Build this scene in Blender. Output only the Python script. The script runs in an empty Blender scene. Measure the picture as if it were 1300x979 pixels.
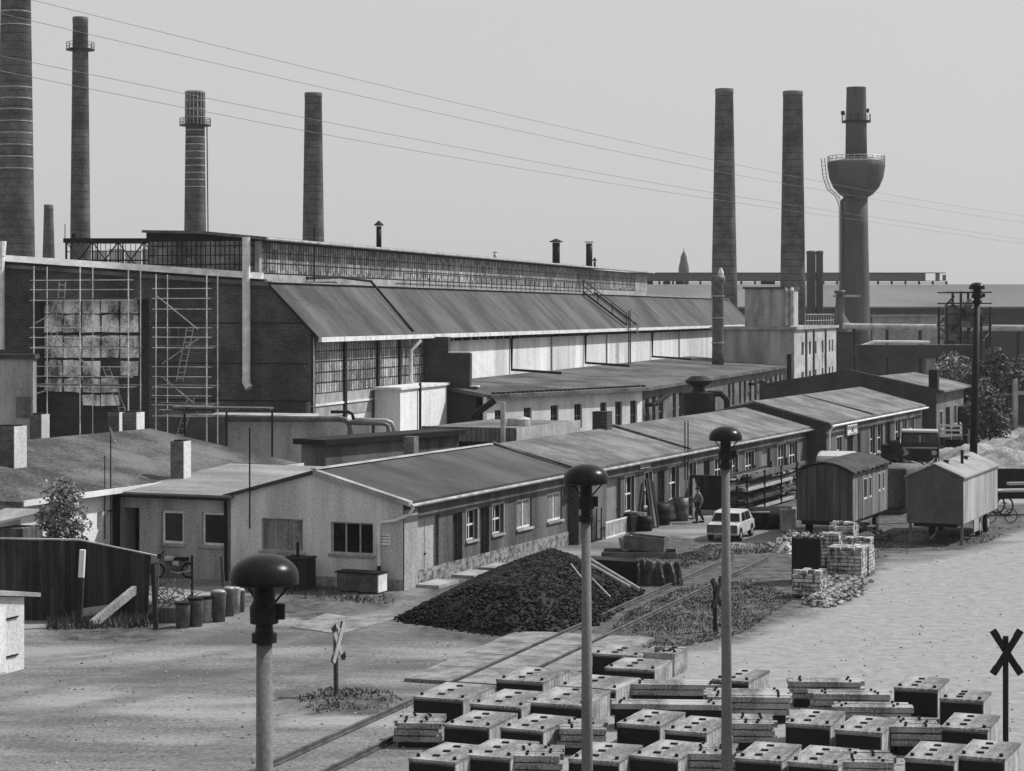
import bpy, math, random
from mathutils import Vector, Matrix
random.seed(7)
R = math.radians
sc = bpy.context.scene
C = sc.collection
# ---------------------------------------------------------------- camera, sky, sun, exposure
H = 10.4          # camera height above the yard (a station platform)
F = 2700.0        # focal length in photo pixels (1300 px wide)
cam_d = bpy.data.cameras.new('camera'); cam = bpy.data.objects.new('camera', cam_d); C.objects.link(cam)
cam.location = (0, 0, H); cam.rotation_euler = (R(90), 0, 0)
cam_d.sensor_fit = 'HORIZONTAL'; cam_d.sensor_width = 36; cam_d.lens = 36*F/1300
cam_d.shift_y = -91.5/1300; cam_d.clip_start = 1; cam_d.clip_end = 6000
sc.camera = cam
SUN_EL = 47.0; SUN_AZ = 68.0      # azimuth clockwise from +Y
w = bpy.data.worlds.new('World'); sc.world = w; w.use_nodes = True
nt = w.node_tree; nt.nodes.clear()
wo = nt.nodes.new('ShaderNodeOutputWorld'); bg = nt.nodes.new('ShaderNodeBackground')
sky = nt.nodes.new('ShaderNodeTexSky'); sky.sky_type = 'NISHITA'; sky.sun_disc = False
sky.sun_elevation = R(SUN_EL); sky.sun_rotation = R(SUN_AZ); sky.air_density = 1.3; sky.dust_density = 4.0; sky.ozone_density = 1
bw = nt.nodes.new('ShaderNodeRGBToBW'); mx = nt.nodes.new('ShaderNodeMix'); mx.data_type = 'FLOAT'
mx.inputs[0].default_value = 0.80; mx.inputs[3].default_value = 6.3     # black-and-white film: hazy, nearly even sky
nt.links.new(sky.outputs[0], bw.inputs[0]); nt.links.new(bw.outputs[0], mx.inputs[2])
nt.links.new(mx.outputs[0], bg.inputs[0]); bg.inputs[1].default_value = 0.105
nt.links.new(bg.outputs[0], wo.inputs[0])
sd = bpy.data.lights.new('sun', 'SUN'); sd.energy = 5.0; sd.angle = R(0.6); sun = bpy.data.objects.new('sun', sd); C.objects.link(sun)
a, e = R(SUN_AZ), R(SUN_EL)
sv = Vector((math.sin(a)*math.cos(e), math.cos(a)*math.cos(e), math.sin(e)))
sun.rotation_euler = sv.to_track_quat('Z', 'Y').to_euler(); sun.location = (60, 40, 90)
sc.view_settings.view_transform = 'Standard'; sc.view_settings.look = 'None'
sc.view_settings.exposure = 0.0; sc.view_settings.gamma = 1.0; sc.view_settings.use_curve_mapping = False
sc.render.engine = 'CYCLES'
sc.cycles.max_bounces = 4; sc.cycles.diffuse_bounces = 2; sc.cycles.volume_bounces = 0

def U(u, Y): return (u-650)/F*Y
def Z(v, Y): return H-(v-398)/F*Y
def GY(v): return F*H/(v-398)
def G(u, v, z=0.0):
    Y = F*(H-z)/(v-398); return Vector((U(u, Y), Y, z))
def P(u, v, Y): return Vector((U(u, Y), Y, Z(v, Y)))

# ---------------------------------------------------------------- materials
MATS = {}
def mat(name, lo, hi, s1=0.8, s2=14, rough=.85, bump=.25, kind=None, kw=.3, ks=.7, axis='xy', streak=False, metal=0.0, w2=.5, con=.095, gap=.06, gd=.35):
    g = lambda v: v*(.52+.43*min(1, v/.8)); lo, hi = g(lo), g(hi); s2 = s2*1.25   # film-like depth: keep real surfaces on the dark side
    m = bpy.data.materials.new(name); m.use_nodes = True; t = m.node_tree; N = t.nodes; L = t.links
    b = N['Principled BSDF']; b.inputs['Roughness'].default_value = rough; b.inputs['Metallic'].default_value = metal
    b.inputs['Specular IOR Level'].default_value = .3
    tc = N.new('ShaderNodeTexCoord')
    def math_(op, x, y=None):
        n = N.new('ShaderNodeMath'); n.operation = op
        for i, q in enumerate((x, y)):
            if q is None: continue
            if isinstance(q, (int, float)): n.inputs[i].default_value = q
            else: L.new(q, n.inputs[i])
        return n.outputs[0]
    def noise(scale, det, vec=None, ro=.65):
        n = N.new('ShaderNodeTexNoise'); n.inputs['Scale'].default_value = scale; n.inputs['Detail'].default_value = det
        n.inputs['Roughness'].default_value = ro; L.new(vec or tc.outputs['Object'], n.inputs['Vector']); return n.outputs[0]
    vec = None
    if streak:
        mp = N.new('ShaderNodeMapping'); mp.inputs['Scale'].default_value = (1, 1, .18) if streak is True else streak
        L.new(tc.outputs['Object'], mp.inputs[0]); vec = mp.outputs[0]
    n1 = noise(s1, 6, vec); n2 = noise(s2, 5, None, .85)
    f = math_('ADD', math_('MULTIPLY', n1, 1.6*(1-w2)), math_('MULTIPLY', n2, 1.6*w2)); f = math_('SUBTRACT', f, .3)
    mr = N.new('ShaderNodeMapRange'); mr.inputs[1].default_value = .5-con; mr.inputs[2].default_value = .5+con
    mr.inputs[3].default_value = lo; mr.inputs[4].default_value = hi; L.new(f, mr.inputs[0]); val = mr.outputs[0]
    hgt = n2
    sx = N.new('ShaderNodeSeparateXYZ'); L.new(tc.outputs['Object'], sx.inputs[0])
    ax = {'x': sx.outputs[0], 'y': sx.outputs[1], 'z': sx.outputs[2]}
    ax['xy'] = math_('ADD', sx.outputs[0], sx.outputs[1])
    if kind == 'boards' or kind == 'courses' or kind == 'corr':
        c = math_('DIVIDE', ax[axis], kw); fl = math_('FLOOR', c); fr = math_('FRACT', c)
        if kind == 'corr':
            s_ = math_('SINE', math_('MULTIPLY', c, 6.2832)); hgt = math_('ADD', math_('MULTIPLY', s_, .8), math_('MULTIPLY', n2, .4))
            wn = N.new('ShaderNodeTexWhiteNoise'); wn.noise_dimensions = '1D'; L.new(math_('FLOOR', math_('DIVIDE', c, 4.0)), wn.inputs['W'])
            val = math_('MULTIPLY', val, math_('ADD', 1-ks/2, math_('MULTIPLY', wn.outputs[0], ks)))
        else:
            wn = N.new('ShaderNodeTexWhiteNoise'); wn.noise_dimensions = '1D'; L.new(fl, wn.inputs['W'])
            val = math_('MULTIPLY', val, math_('ADD', 1-ks/2, math_('MULTIPLY', wn.outputs[0], ks)))
            g_ = math_('GREATER_THAN', fr, gap); val = math_('MULTIPLY', val, math_('ADD', gd, math_('MULTIPLY', g_, 1-gd)))
            hgt = math_('ADD', math_('MULTIPLY', g_, .7), math_('MULTIPLY', n2, .5))
    if kind == 'brick':
        cb = N.new('ShaderNodeCombineXYZ'); L.new(ax['xy'], cb.inputs[0]); L.new(sx.outputs[2], cb.inputs[1])
        bt = N.new('ShaderNodeTexBrick'); L.new(cb.outputs[0], bt.inputs[0]); bt.inputs['Scale'].default_value = 1
        bt.inputs['Brick Width'].default_value = kw; bt.inputs['Row Height'].default_value = kw*.36; bt.inputs['Mortar Size'].default_value = kw*.06
        bt.inputs['Color1'].default_value = (1-ks/2,)*3+(1,); bt.inputs['Color2'].default_value = (1+ks/2,)*3+(1,); bt.inputs['Mortar'].default_value = (1.5,)*3+(1,)
        bb = N.new('ShaderNodeRGBToBW'); L.new(bt.outputs[0], bb.inputs[0]); val = math_('MULTIPLY', val, bb.outputs[0])
    if kind == 'cells':      # per-pane variation for glazing, kw wide, ks tall
        cx = math_('FLOOR', math_('DIVIDE', ax[axis], kw)); cz = math_('FLOOR', math_('DIVIDE', sx.outputs[2], ks))
        cb = N.new('ShaderNodeCombineXYZ'); L.new(cx, cb.inputs[0]); L.new(cz, cb.inputs[1])
        wn = N.new('ShaderNodeTexWhiteNoise'); wn.noise_dimensions = '2D'; L.new(cb.outputs[0], wn.inputs[0])
        val = math_('MULTIPLY', val, math_('ADD', .45, math_('MULTIPLY', wn.outputs[0], 1.0)))
    cc = N.new('ShaderNodeCombineColor')
    for i in range(3): L.new(val, cc.inputs[i])
    L.new(cc.outputs[0], b.inputs['Base Color'])
    if bump:
        bp = N.new('ShaderNodeBump'); bp.inputs['Strength'].default_value = bump; bp.inputs['Distance'].default_value = .05
        L.new(hgt, bp.inputs['Height']); L.new(bp.outputs[0], b.inputs['Normal'])
    if hi < .035: b.inputs['Specular IOR Level'].default_value = .12
    MATS[name] = m; return m
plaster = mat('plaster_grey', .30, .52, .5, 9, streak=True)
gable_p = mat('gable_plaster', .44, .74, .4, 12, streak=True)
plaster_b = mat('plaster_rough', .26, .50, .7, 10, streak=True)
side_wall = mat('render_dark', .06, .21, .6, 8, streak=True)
stone = mat('rubble_stone', .10, .42, 3, 5, bump=.8, con=.1)
brick_d = mat('brick_dark', .045, .085, .35, 9, kind='brick', kw=.5, ks=.4)
mould_m = mat('mould_top', .14, .46, 1.1, 14, streak=(1, .35, 1))
tube_m = mat('scaffold_tube', .5, .8, 1, 6, rough=.5)
brick_hall = mat('brick_hall', .05, .135, .3, 7, kind='brick', kw=.4, ks=.5)
brick_m = mat('brick_mid', .09, .2, .5, 9, kind='brick', kw=.28, ks=.6)
brick_l = mat('brick_light', .28, .5, .6, 9, kind='brick', kw=.28, ks=.4)
white_pl = mat('plaster_white', .50, .78, .35, 7, streak=True, con=.12)
white_p = mat('white_paint', .60, .80, 1.5, 20, rough=.5, bump=.1)
concrete = mat('concrete', .28, .46, .7, 12)
conc_panel = mat('weathered_panel', .16, 1.0, .8, 5, streak=(1.2, 1.2, .7), con=.13, w2=.35)
felt = mat('roof_felt', .055, .125, .5, 11, streak=(.6, .3, 1), kind='boards', kw=1.0, ks=.22, axis='x', gap=.05, gd=.72)
felt_l = mat('roof_felt_light', .11, .28, .45, 9, kind='boards', kw=1.0, ks=.2, axis='x', gap=.05, gd=.78)
felt_s = mat('roof_felt_stained', .04, .20, .3, 6)
corr = mat('corrugated_roof', .06, .17, .5, 9, kind='corr', kw=.22, ks=.28, axis='x', streak=(.5, .25, .25), bump=.7)
corr_lit = mat('corrugated_lit', .38, .52, .5, 9, kind='boards', kw=.28, ks=.25, axis='xy', gap=.16)  # canopy fascia sheet, toned pale for its sunlit side
corr_shade = mat('corrugated_shaded', .13, .22, .5, 9, kind='boards', kw=.28, ks=.25, axis='xy', gap=.16)  # same fascia sheet, toned darker for its shaded front
wood_d = mat('wood_tarred', .015, .075, 2, 14, kind='boards', kw=.18, ks=1.1, streak=True, gap=.1)
wood_m = mat('wood_weathered', .09, .2, 2, 14, kind='boards', kw=.14, ks=.8, streak=True, gap=.1)
wood_l = mat('wood_pale', .30, .52, 2.5, 16, streak=(.3, 3, 1), con=.2)
wood_g = mat('wood_grooved', .28, .5, 2, 14, kind='boards', kw=.22, ks=.4, axis='y', gap=.12)
metal_d = mat('iron_black', .015, .03, 3, 20, rough=.5)
metal_m = mat('steel_grey', .10, .22, 2, 15, rough=.5, metal=.2)
metal_l = mat('galvanised', .32, .55, 1.5, 9, rough=.45, metal=.2)
lamp_m = mat('lamp_enamel', .012, .03, 4, 30, rough=.28, bump=.05)
paint_l = mat('car_paint', .48, .62, 1, 10, rough=.3, bump=.03)
paint_m = mat('grey_paint', .22, .32, 1, 10, rough=.45, bump=.08)
paint_d = mat('dark_paint', .03, .06, 1, 10, rough=.45, bump=.08)
rubber = mat('rubber', .015, .025, 3, 20)
glass = mat('window_glass', .006, .02, 1.2, 6, rough=.18, bump=.02)
glass.node_tree.nodes['Principled BSDF'].inputs['Specular IOR Level'].default_value = .22
curtain = mat('curtained_glass', .16, .34, 1.5, 7, rough=.35, bump=.05, streak=(2, 2, .2))
glaz = mat('dirty_glazing', .08, .56, .12, 4, rough=.5, bump=.1, kind='cells', kw=.43, ks=.62, axis='x', con=.14)
glaz2 = mat('dirty_glazing_front', .08, .34, .3, 6, rough=.4, bump=.1, kind='cells', kw=.62, ks=.55, axis='y', con=.14)
chim = mat('chimney_brick', .07, .19, .35, 3, kind='courses', kw=1.1, ks=.35, axis='z', gap=.1)
chim_s = mat('chimney_smooth', .09, .15, .3, 3, streak=True)
pole_m = mat('lamp_pole', .16, .26, 1, 20, streak=True)
coal_m = mat('coal', .004, .011, 2, 10, rough=.5, bump=.5)
slab_g = mat('slab_grey', .16, .36, 1.2, 12)
stone_l = mat('broken_brick', .06, .5, 2, 6, con=.1)
leaf_m = mat('leaves', .04, .22, 1.2, 6, con=.12)
leaf_p = mat('leaves_pale', .06, .46, 1.5, 6, con=.12)
bark = mat('bark', .05, .1, 3, 12)
grass_m = mat('grass', .03, .16, .8, 5)
sand = mat('sand', .16, .44, .6, 5, bump=.8)
far_g = mat('far_roof', .17, .24, .05, 1.5, bump=.05)
far_d = mat('far_wall', .04, .07, .08, 2, bump=.05)
skin_m = mat('skin', .3, .36, 4, 20); cloth_d = mat('cloth_dark', .03, .06, 4, 20); cloth_l = mat('cloth_shirt', .18, .30, 4, 20)
tarp = mat('tarpaulin', .03, .09, 1.5, 8, rough=.4, bump=.5)
brick_y = mat('brick_pallet', .18, .42, 3, 12, kind='courses', kw=.14, ks=.7, axis='z', gap=.2)

# ---------------------------------------------------------------- mesh helpers
class MB:
    def __init__(s): s.v = []; s.f = []
    def add(s, vs, fs):
        o = len(s.v); s.v += [tuple(q) for q in vs]; s.f += [tuple(i+o for i in f) for f in fs]; return s
    def bx(s, x0, x1, y0, y1, z0, z1, M=None):
        vs = [Vector((x, y, z)) for z in (z0, z1) for y in (y0, y1) for x in (x0, x1)]
        if M: vs = [M @ q for q in vs]
        return s.add(vs, [(0, 2, 3, 1), (4, 5, 7, 6), (0, 1, 5, 4), (2, 6, 7, 3), (0, 4, 6, 2), (1, 3, 7, 5)])
    def box(s, c, size, rz=0, rx=0, ry=0):
        M = Matrix.Translation(c) @ Matrix.Rotation(rz, 4, 'Z') @ Matrix.Rotation(ry, 4, 'Y') @ Matrix.Rotation(rx, 4, 'X')
        a, b, c2 = [q/2 for q in size]; return s.bx(-a, a, -b, b, -c2, c2, M)
    def prism(s, pts, d):
        n = len(pts); d = Vector(d); p = [Vector(q) for q in pts]
        return s.add(p+[q+d for q in p], [tuple(range(n-1, -1, -1)), tuple(range(n, 2*n))]+[(i, (i+1) % n, n+(i+1) % n, n+i) for i in range(n)])
    def tube(s, pts, r, n=8, r2=None, caps=True):
        p = [Vector(q) for q in pts]; m = len(p); vs = []; up = None
        for i in range(m):
            d = (p[min(i+1, m-1)]-p[max(i-1, 0)]).normalized()
            if up is None: up = Vector((0, 0, 1)) if abs(d.z) < .95 else Vector((1, 0, 0))
            x = d.cross(up).normalized(); y = x.cross(d).normalized(); up = y
            rr = r if r2 is None else r+(r2-r)*i/(m-1)
            vs += [p[i]+x*math.cos(2*math.pi*k/n)*rr+y*math.sin(2*math.pi*k/n)*rr for k in range(n)]
        fs = [(i*n+k, i*n+(k+1) % n, (i+1)*n+(k+1) % n, (i+1)*n+k) for i in range(m-1) for k in range(n)]
        if caps: fs += [tuple(range(n-1, -1, -1)), tuple(range((m-1)*n, m*n))]
        return s.add(vs, fs)
    def lathe(s, prof, n=24, c=(0, 0, 0)):
        vs = []; m = len(prof)
        for r, z in prof: vs += [(c[0]+r*math.cos(2*math.pi*k/n), c[1]+r*math.sin(2*math.pi*k/n), c[2]+z) for k in range(n)]
        fs = [(i*n+k, i*n+(k+1) % n, (i+1)*n+(k+1) % n, (i+1)*n+k) for i in range(m-1) for k in range(n)]
        fs += [tuple(range(n-1, -1, -1)), tuple(range((m-1)*n, m*n))]
        return s.add(vs, fs)
    def wheel(s, c, axis, r, w, n=20, ri=0):
        ax = Vector(axis).normalized(); up = Vector((0, 0, 1)); sd_ = ax.cross(up); c = Vector(c); vs = []
        prof = [(r*.9, -w/2), (r, -w/4), (r, w/4), (r*.9, w/2)] if not ri else [(ri, -w/2), (r*.95, -w/2), (r, 0), (r*.95, w/2), (ri, w/2)]
        m = len(prof)
        for rr, o in prof: vs += [c+ax*o+(up*math.sin(2*math.pi*k/n)+sd_*math.cos(2*math.pi*k/n))*rr for k in range(n)]
        fs = [(i*n+k, i*n+(k+1) % n, (i+1)*n+(k+1) % n, (i+1)*n+k) for i in range(m-1) for k in range(n)]
        if ri: fs += [((m-1)*n+k, (m-1)*n+(k+1) % n, (k+1) % n, k) for k in range(n)]
        else: fs += [tuple(range(n-1, -1, -1)), tuple(range((m-1)*n, m*n))]
        return s.add(vs, fs)
    def rock(s, c, r, rnd=random):
        c = Vector(c); vs = []
        for q in ((1, 0, 0), (0, 1, 0), (-1, 0, 0), (0, -1, 0), (0, 0, 1), (0, 0, -1), (.7, .7, .6), (-.7, .6, .6), (-.6, -.7, .6), (.7, -.6, .6)):
            vs.append(c+Vector(q)*r*rnd.uniform(.6, 1.1))
        return s.add(vs, [(0, 1, 6), (1, 2, 7), (2, 3, 8), (3, 0, 9), (6, 1, 7), (7, 2, 8), (8, 3, 9), (9, 0, 6), (6, 7, 4), (7, 8, 4), (8, 9, 4), (9, 6, 4), (1, 0, 5), (2, 1, 5), (3, 2, 5), (0, 3, 5)])
    def build(s, name, m, parent=None, smooth=False, bev=0):
        me = bpy.data.meshes.new(name); me.from_pydata(s.v, [], s.f); me.materials.append(m)
        if smooth: me.polygons.foreach_set('use_smooth', [True]*len(me.polygons))
        me.update(); o = bpy.data.objects.new(name, me); C.objects.link(o)
        if parent: o.parent = parent
        if bev:
            b = o.modifiers.new('bevel', 'BEVEL'); b.width = bev; b.segments = 2; b.limit_method = 'ANGLE'
        return o
def tag(o, label=None, cat=None, group=None, kind=None):
    if label: o['label'] = label
    if cat: o['category'] = cat
    if group: o['group'] = group
    if kind: o['kind'] = kind
    return o
def thing(name, label, cat, loc=(0, 0, 0), rz=0, group=None):
    o = bpy.data.objects.new(name, None); o.empty_display_size = .3; C.objects.link(o)
    o.location = loc; o.rotation_euler = (0, 0, rz); return tag(o, label, cat, group)
def dup(root, loc, rz, label, sub=False):
    r = root.copy(); C.objects.link(r); r.location = loc; r.rotation_euler = (0, 0, rz); r['label'] = label
    for ch in list(root.children):
        c = ch.copy(); C.objects.link(c); c.parent = r
        for g in ch.children:
            d = g.copy(); C.objects.link(d); d.parent = c
    return r
def wall(mb, place, x0, x1, z0, z1, ops=(), th=.3):
    """wall panel with real openings; place(u, depth, z) -> local point"""
    xs = sorted({x0, x1, *[q for o in ops for q in o[:2]]}); zs = sorted({z0, z1, *[q for o in ops for q in o[2:4]]})
    inside = lambda x, z: any(o[0] < x < o[1] and o[2] < z < o[3] for o in ops)
    for i in range(len(xs)-1):
        for j in range(len(zs)-1):
            if inside((xs[i]+xs[i+1])/2, (zs[j]+zs[j+1])/2): continue
            for d in (0, th):
                mb.add([place(xs[i], d, zs[j]), place(xs[i+1], d, zs[j]), place(xs[i+1], d, zs[j+1]), place(xs[i], d, zs[j+1])], [(0, 1, 2, 3)])
    for (a, b, c, d) in [(x0, x1, z0, z1)]+[tuple(o[:4]) for o in ops]:
        for (p, q) in (((a, c), (b, c)), ((b, c), (b, d)), ((b, d), (a, d)), ((a, d), (a, c))):
            mb.add([place(p[0], 0, p[1]), place(q[0], 0, q[1]), place(q[0], th, q[1]), place(p[0], th, p[1])], [(0, 1, 2, 3)])
def pbox(mb, place, a, b, d0, d1, z0, z1):
    vs = [place(x, d, z) for z in (z0, z1) for d in (d0, d1) for x in (a, b)]
    mb.add(vs, [(0, 2, 3, 1), (4, 5, 7, 6), (0, 1, 5, 4), (2, 6, 7, 3), (0, 4, 6, 2), (1, 3, 7, 5)])
def window(par, place, a, b, z0, z1, d=.14, cols=2, rows=1, fm=None, gm=None, sill=True, lab=None, fw=.06, trim=False):
    f = MB()
    pbox(f, place, a, a+fw, d, d+.06, z0, z1); pbox(f, place, b-fw, b, d, d+.06, z0, z1)
    pbox(f, place, a+fw, b-fw, d, d+.06, z0, z0+fw); pbox(f, place, a+fw, b-fw, d, d+.06, z1-fw, z1)
    for i in range(1, cols):
        x = a+(b-a)*i/cols; pbox(f, place, x-fw/2, x+fw/2, d+.003, d+.055, z0+fw, z1-fw)
    for i in range(1, rows+1):
        if rows == 1: break
        z = z0+(z1-z0)*(i/rows) if i < rows else None
        if z: pbox(f, place, a+fw, b-fw, d+.006, d+.05, z-fw*.6, z+fw*.6)
    fo = f.build('window', fm or white_p, par)
    if lab: fo['label'] = lab
    g = MB(); pbox(g, place, a+.01, b-.01, d+.025, d+.035, z0+.01, z1-.01); g.build('pane', gm or glass, fo)
    if trim:
        t_ = MB(); pbox(t_, place, a-.07, a, -.025, .02, z0, z1+.07); pbox(t_, place, b, b+.07, -.025, .02, z0, z1+.07); pbox(t_, place, a, b, -.025, .02, z1, z1+.07); t_.build('surround', plaster, fo)
    if sill:
        s_ = MB(); pbox(s_, place, a-.08, b+.08, -.09, d-.005, z0-.09, z0-.003); s_.build('sill', plaster_b, fo)
    return fo
def door(par, place, a, b, z0, z1, d=.16, m=None, double=False, lab=None):
    f = MB(); n = 2 if double else 1
    pbox(f, place, a+.02, b-.02, d, d+.05, z0, z1-.02)
    o = f.build('door', m or paint_m, par)
    if lab: o['label'] = lab
    h = MB(); x = (a+b)/2 if double else b-.15
    pbox(h, place, x-.05, x+.05, d-.05, d, z0+1.0, z0+1.06); h.build('handle', metal_d, o)
    fr = MB()
    pbox(fr, place, a, a+.05, d-.03, d+.07, z0, z1); pbox(fr, place, b-.05, b, d-.03, d+.07, z0, z1); pbox(fr, place, a+.05, b-.05, d-.03, d+.07, z1-.06, z1)
    if double: pbox(fr, place, x-.02, x+.02, d-.015, d, z0, z1-.06)
    fr.build('frame', wood_l if double else paint_m, o)
    return o
# ================================================================ ground
def poly_dist(px, py, poly):
    inside = False; dmin = 1e9; n = len(poly)
    for i in range(n):
        x1, y1 = poly[i]; x2, y2 = poly[(i+1) % n]
        if (y1 > py) != (y2 > py) and px < (x2-x1)*(py-y1)/(y2-y1)+x1: inside = not inside
        dx, dy = x2-x1, y2-y1; t = max(0, min(1, ((px-x1)*dx+(py-y1)*dy)/(dx*dx+dy*dy+1e-9)))
        dmin = min(dmin, math.hypot(px-x1-t*dx, py-y1-t*dy))
    return dmin if inside else -dmin
def gp(*uv): return [tuple(G(u, v)[:2]) for u, v in uv]
TYRES = []
for base_ in ([(-60, 905), (120, 862), (300, 830), (430, 800), (520, 768), (600, 748)], [(-60, 935), (150, 892), (330, 858), (470, 812), (540, 790)], [(-40, 850), (120, 835), (240, 812), (300, 790), (330, 765)], [(200, 990), (330, 920), (430, 850), (470, 800), (420, 765)]):
    q_ = gp(*base_)
    for off_ in (0, 1.5): TYRES.append([(x+off_*.35, y+off_*.93) for x, y in q_])
def tyre(x, y):
    m = 9
    for q_ in TYRES:
        for i in range(len(q_)-1):
            (x1, y1), (x2, y2) = q_[i], q_[i+1]; dx, dy = x2-x1, y2-y1; t = max(0, min(1, ((x-x1)*dx+(y-y1)*dy)/(dx*dx+dy*dy)))
            m = min(m, math.hypot(x-x1-t*dx, y-y1-t*dy))
    return max(0, 1-m/.7)
DARK_GROUND = [gp((490, 796), (640, 822), (760, 812), (850, 750), (880, 720), (700, 705), (560, 745)), gp((655, 832), (770, 770), (860, 715), (905, 700), (985, 690), (1015, 690), (1130, 700), (1098, 722), (1075, 752), (1010, 775), (940, 808), (850, 822), (790, 835)),  # dirt round the coal heap and along the track
        gp((1000, 692), (1130, 703), (1230, 697), (1300, 668), (1300, 640), (1120, 650), (1000, 660)),  # darker ground under and between the two wagons
        gp((820, 700), (865, 712), (905, 702), (900, 690), (850, 680)),
        gp((395, 868), (470, 874), (500, 905), (400, 905), (350, 885)), gp((70, 795), (230, 792), (180, 815), (80, 812)),
        gp((1120, 640), (1010, 640), (985, 615), (1130, 596), (1240, 596)), gp((330, 735), (500, 745), (500, 768), (420, 790), (300, 770)), gp((890, 610), (980, 600), (1020, 640), (960, 650))]
ROAD = [gp((790, 845), (900, 826), (1000, 800), (1090, 760), (1110, 725), (1240, 700), (1330, 680), (1800, 700), (2100, 1100), (500, 1100))]
xs = [-2500, -900, -400, -200, -120, -80, -60]+[-45+.5*i for i in range(0, 191)]+[65, 85, 120, 200, 400, 900, 2500]
ys = [-400, -100, 0, 30]+[42+.5*i for i in range(0, 181)]+[150, 170, 200, 260, 400, 800, 1800, 4000]
vs = []; dcol = []
for y in ys:
    for x in xs:
        near = -46 < x < 51 and 40 < y < 134
        d = max((poly_dist(x, y, p) for p in DARK_GROUND)) if near else -9
        r_ = poly_dist(x, y, ROAD[0]) if near else -9
        vs.append((x, y, 0.0 if not near else random.uniform(-.003, .003)))
        dcol.append((max(0, min(1, .5+d/1.6)), max(0, min(1, .5+r_/1.4)), tyre(x, y) if near and y < 90 else 0))
nx = len(xs)
fs = [(j*nx+i, j*nx+i+1, (j+1)*nx+i+1, (j+1)*nx+i) for j in range(len(ys)-1) for i in range(nx-1)]
me = bpy.data.meshes.new('ground'); me.from_pydata(vs, [], fs)
at = me.color_attributes.new('zones', 'FLOAT_COLOR', 'POINT')
for i, (p, q, r_) in enumerate(dcol): at.data[i].color = (p, q, r_, 1)
gm_ = mat('ground_soil', .12, .36, .22, 6.0, con=.11, streak=(.35, 1.3, 1), w2=.45, bump=.35)
t = gm_.node_tree; N = t.nodes; L = t.links; B = N['Principled BSDF']
base = B.inputs['Base Color'].links[0].from_socket
atn = N.new('ShaderNodeVertexColor'); atn.layer_name = 'zones'; sp = N.new('ShaderNodeSeparateColor'); L.new(atn.outputs[0], sp.inputs[0])
nz = N.new('ShaderNodeTexNoise'); nz.inputs['Scale'].default_value = .9; nz.inputs['Detail'].default_value = 7; nz.inputs['Roughness'].default_value = .72
tcg = N.new('ShaderNodeTexCoord'); L.new(tcg.outputs['Object'], nz.inputs['Vector'])
def thr(src, lo, hi):
    a_ = N.new('ShaderNodeMath'); a_.operation = 'MULTIPLY_ADD'; L.new(nz.outputs[0], a_.inputs[0]); a_.inputs[1].default_value = 1.5; a_.inputs[2].default_value = -.75
    b_ = N.new('ShaderNodeMath'); b_.operation = 'ADD'; L.new(src, b_.inputs[0]); L.new(a_.outputs[0], b_.inputs[1])
    m_ = N.new('ShaderNodeMapRange'); m_.inputs[1].default_value = lo; m_.inputs[2].default_value = hi; L.new(b_.outputs[0], m_.inputs[0]); return m_.outputs[0]
def ramp(vscale, lo, hi, det=8, a0=.38, a1=.62):
    n_ = N.new('ShaderNodeTexNoise'); n_.inputs['Scale'].default_value = vscale; n_.inputs['Detail'].default_value = det; n_.inputs['Roughness'].default_value = .75; L.new(tcg.outputs['Object'], n_.inputs['Vector'])
    m_ = N.new('ShaderNodeMapRange'); m_.inputs[1].default_value = a0; m_.inputs[2].default_value = a1; m_.inputs[3].default_value = lo; m_.inputs[4].default_value = hi; L.new(n_.outputs[0], m_.inputs[0])
    c_ = N.new('ShaderNodeCombineColor'); [L.new(m_.outputs[0], c_.inputs[i]) for i in range(3)]; return c_.outputs[0]
def mixc(fac, A_, B_):
    q = N.new('ShaderNodeMix'); q.data_type = 'RGBA'; L.new(fac, q.inputs[0]); L.new(A_, q.inputs[6]); L.new(B_, q.inputs[7]); return q.outputs[2]
col = mixc(thr(sp.outputs[1], .35, .7), base, ramp(2.2, .17, .30, 10, .34, .66))
col = mixc(thr(sp.outputs[0], .12, .6), col, ramp(1.6, .012, .115, 10))
col = mixc(thr(sp.outputs[2], .2, 1.1), col, ramp(3, .07, .17))
L.new(col, B.inputs['Base Color'])
me.materials.append(gm_); g_ = bpy.data.objects.new('ground', me); C.objects.link(g_); tag(g_, 'pale trodden earth yard with darker dirt along the track', None, None, 'structure')
# rail track
rd = Vector((.338, .941, 0)).normalized(); rn = Vector((rd.y, -rd.x, 0)); r0 = Vector((-1.425, 60.13, 0))
def rail_pt(off, s):       # the siding curves gently to the right further on
    k = max(0, s-60); return r0+rd*s+rn*(off+.0035*k*k)
tr = thing('rail_track', 'narrow rusty siding track of two rails running past the coal heap', 'rail track', r0)
def strip(mb, pts, wd, z0, z1):
    for i in range(len(pts)-1):
        p, q = pts[i], pts[i+1]; d = (q-p); n = Vector((d.y, -d.x, 0)).normalized()*wd/2
        mb.prism([p-n+Vector((0, 0, z0)), p+n+Vector((0, 0, z0)), p+n+Vector((0, 0, z1)), p-n+Vector((0, 0, z1))], d)
for off in (0, 1.5):
    m_ = MB(); pts = [rail_pt(off, s)-r0 for s in range(-24, 33, 2)]
    strip(m_, pts, .14, .02, .04); strip(m_, pts, .03, .04, .11); strip(m_, pts, .07, .11, .15); m_.build('rail', metal_m, tr)
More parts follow.
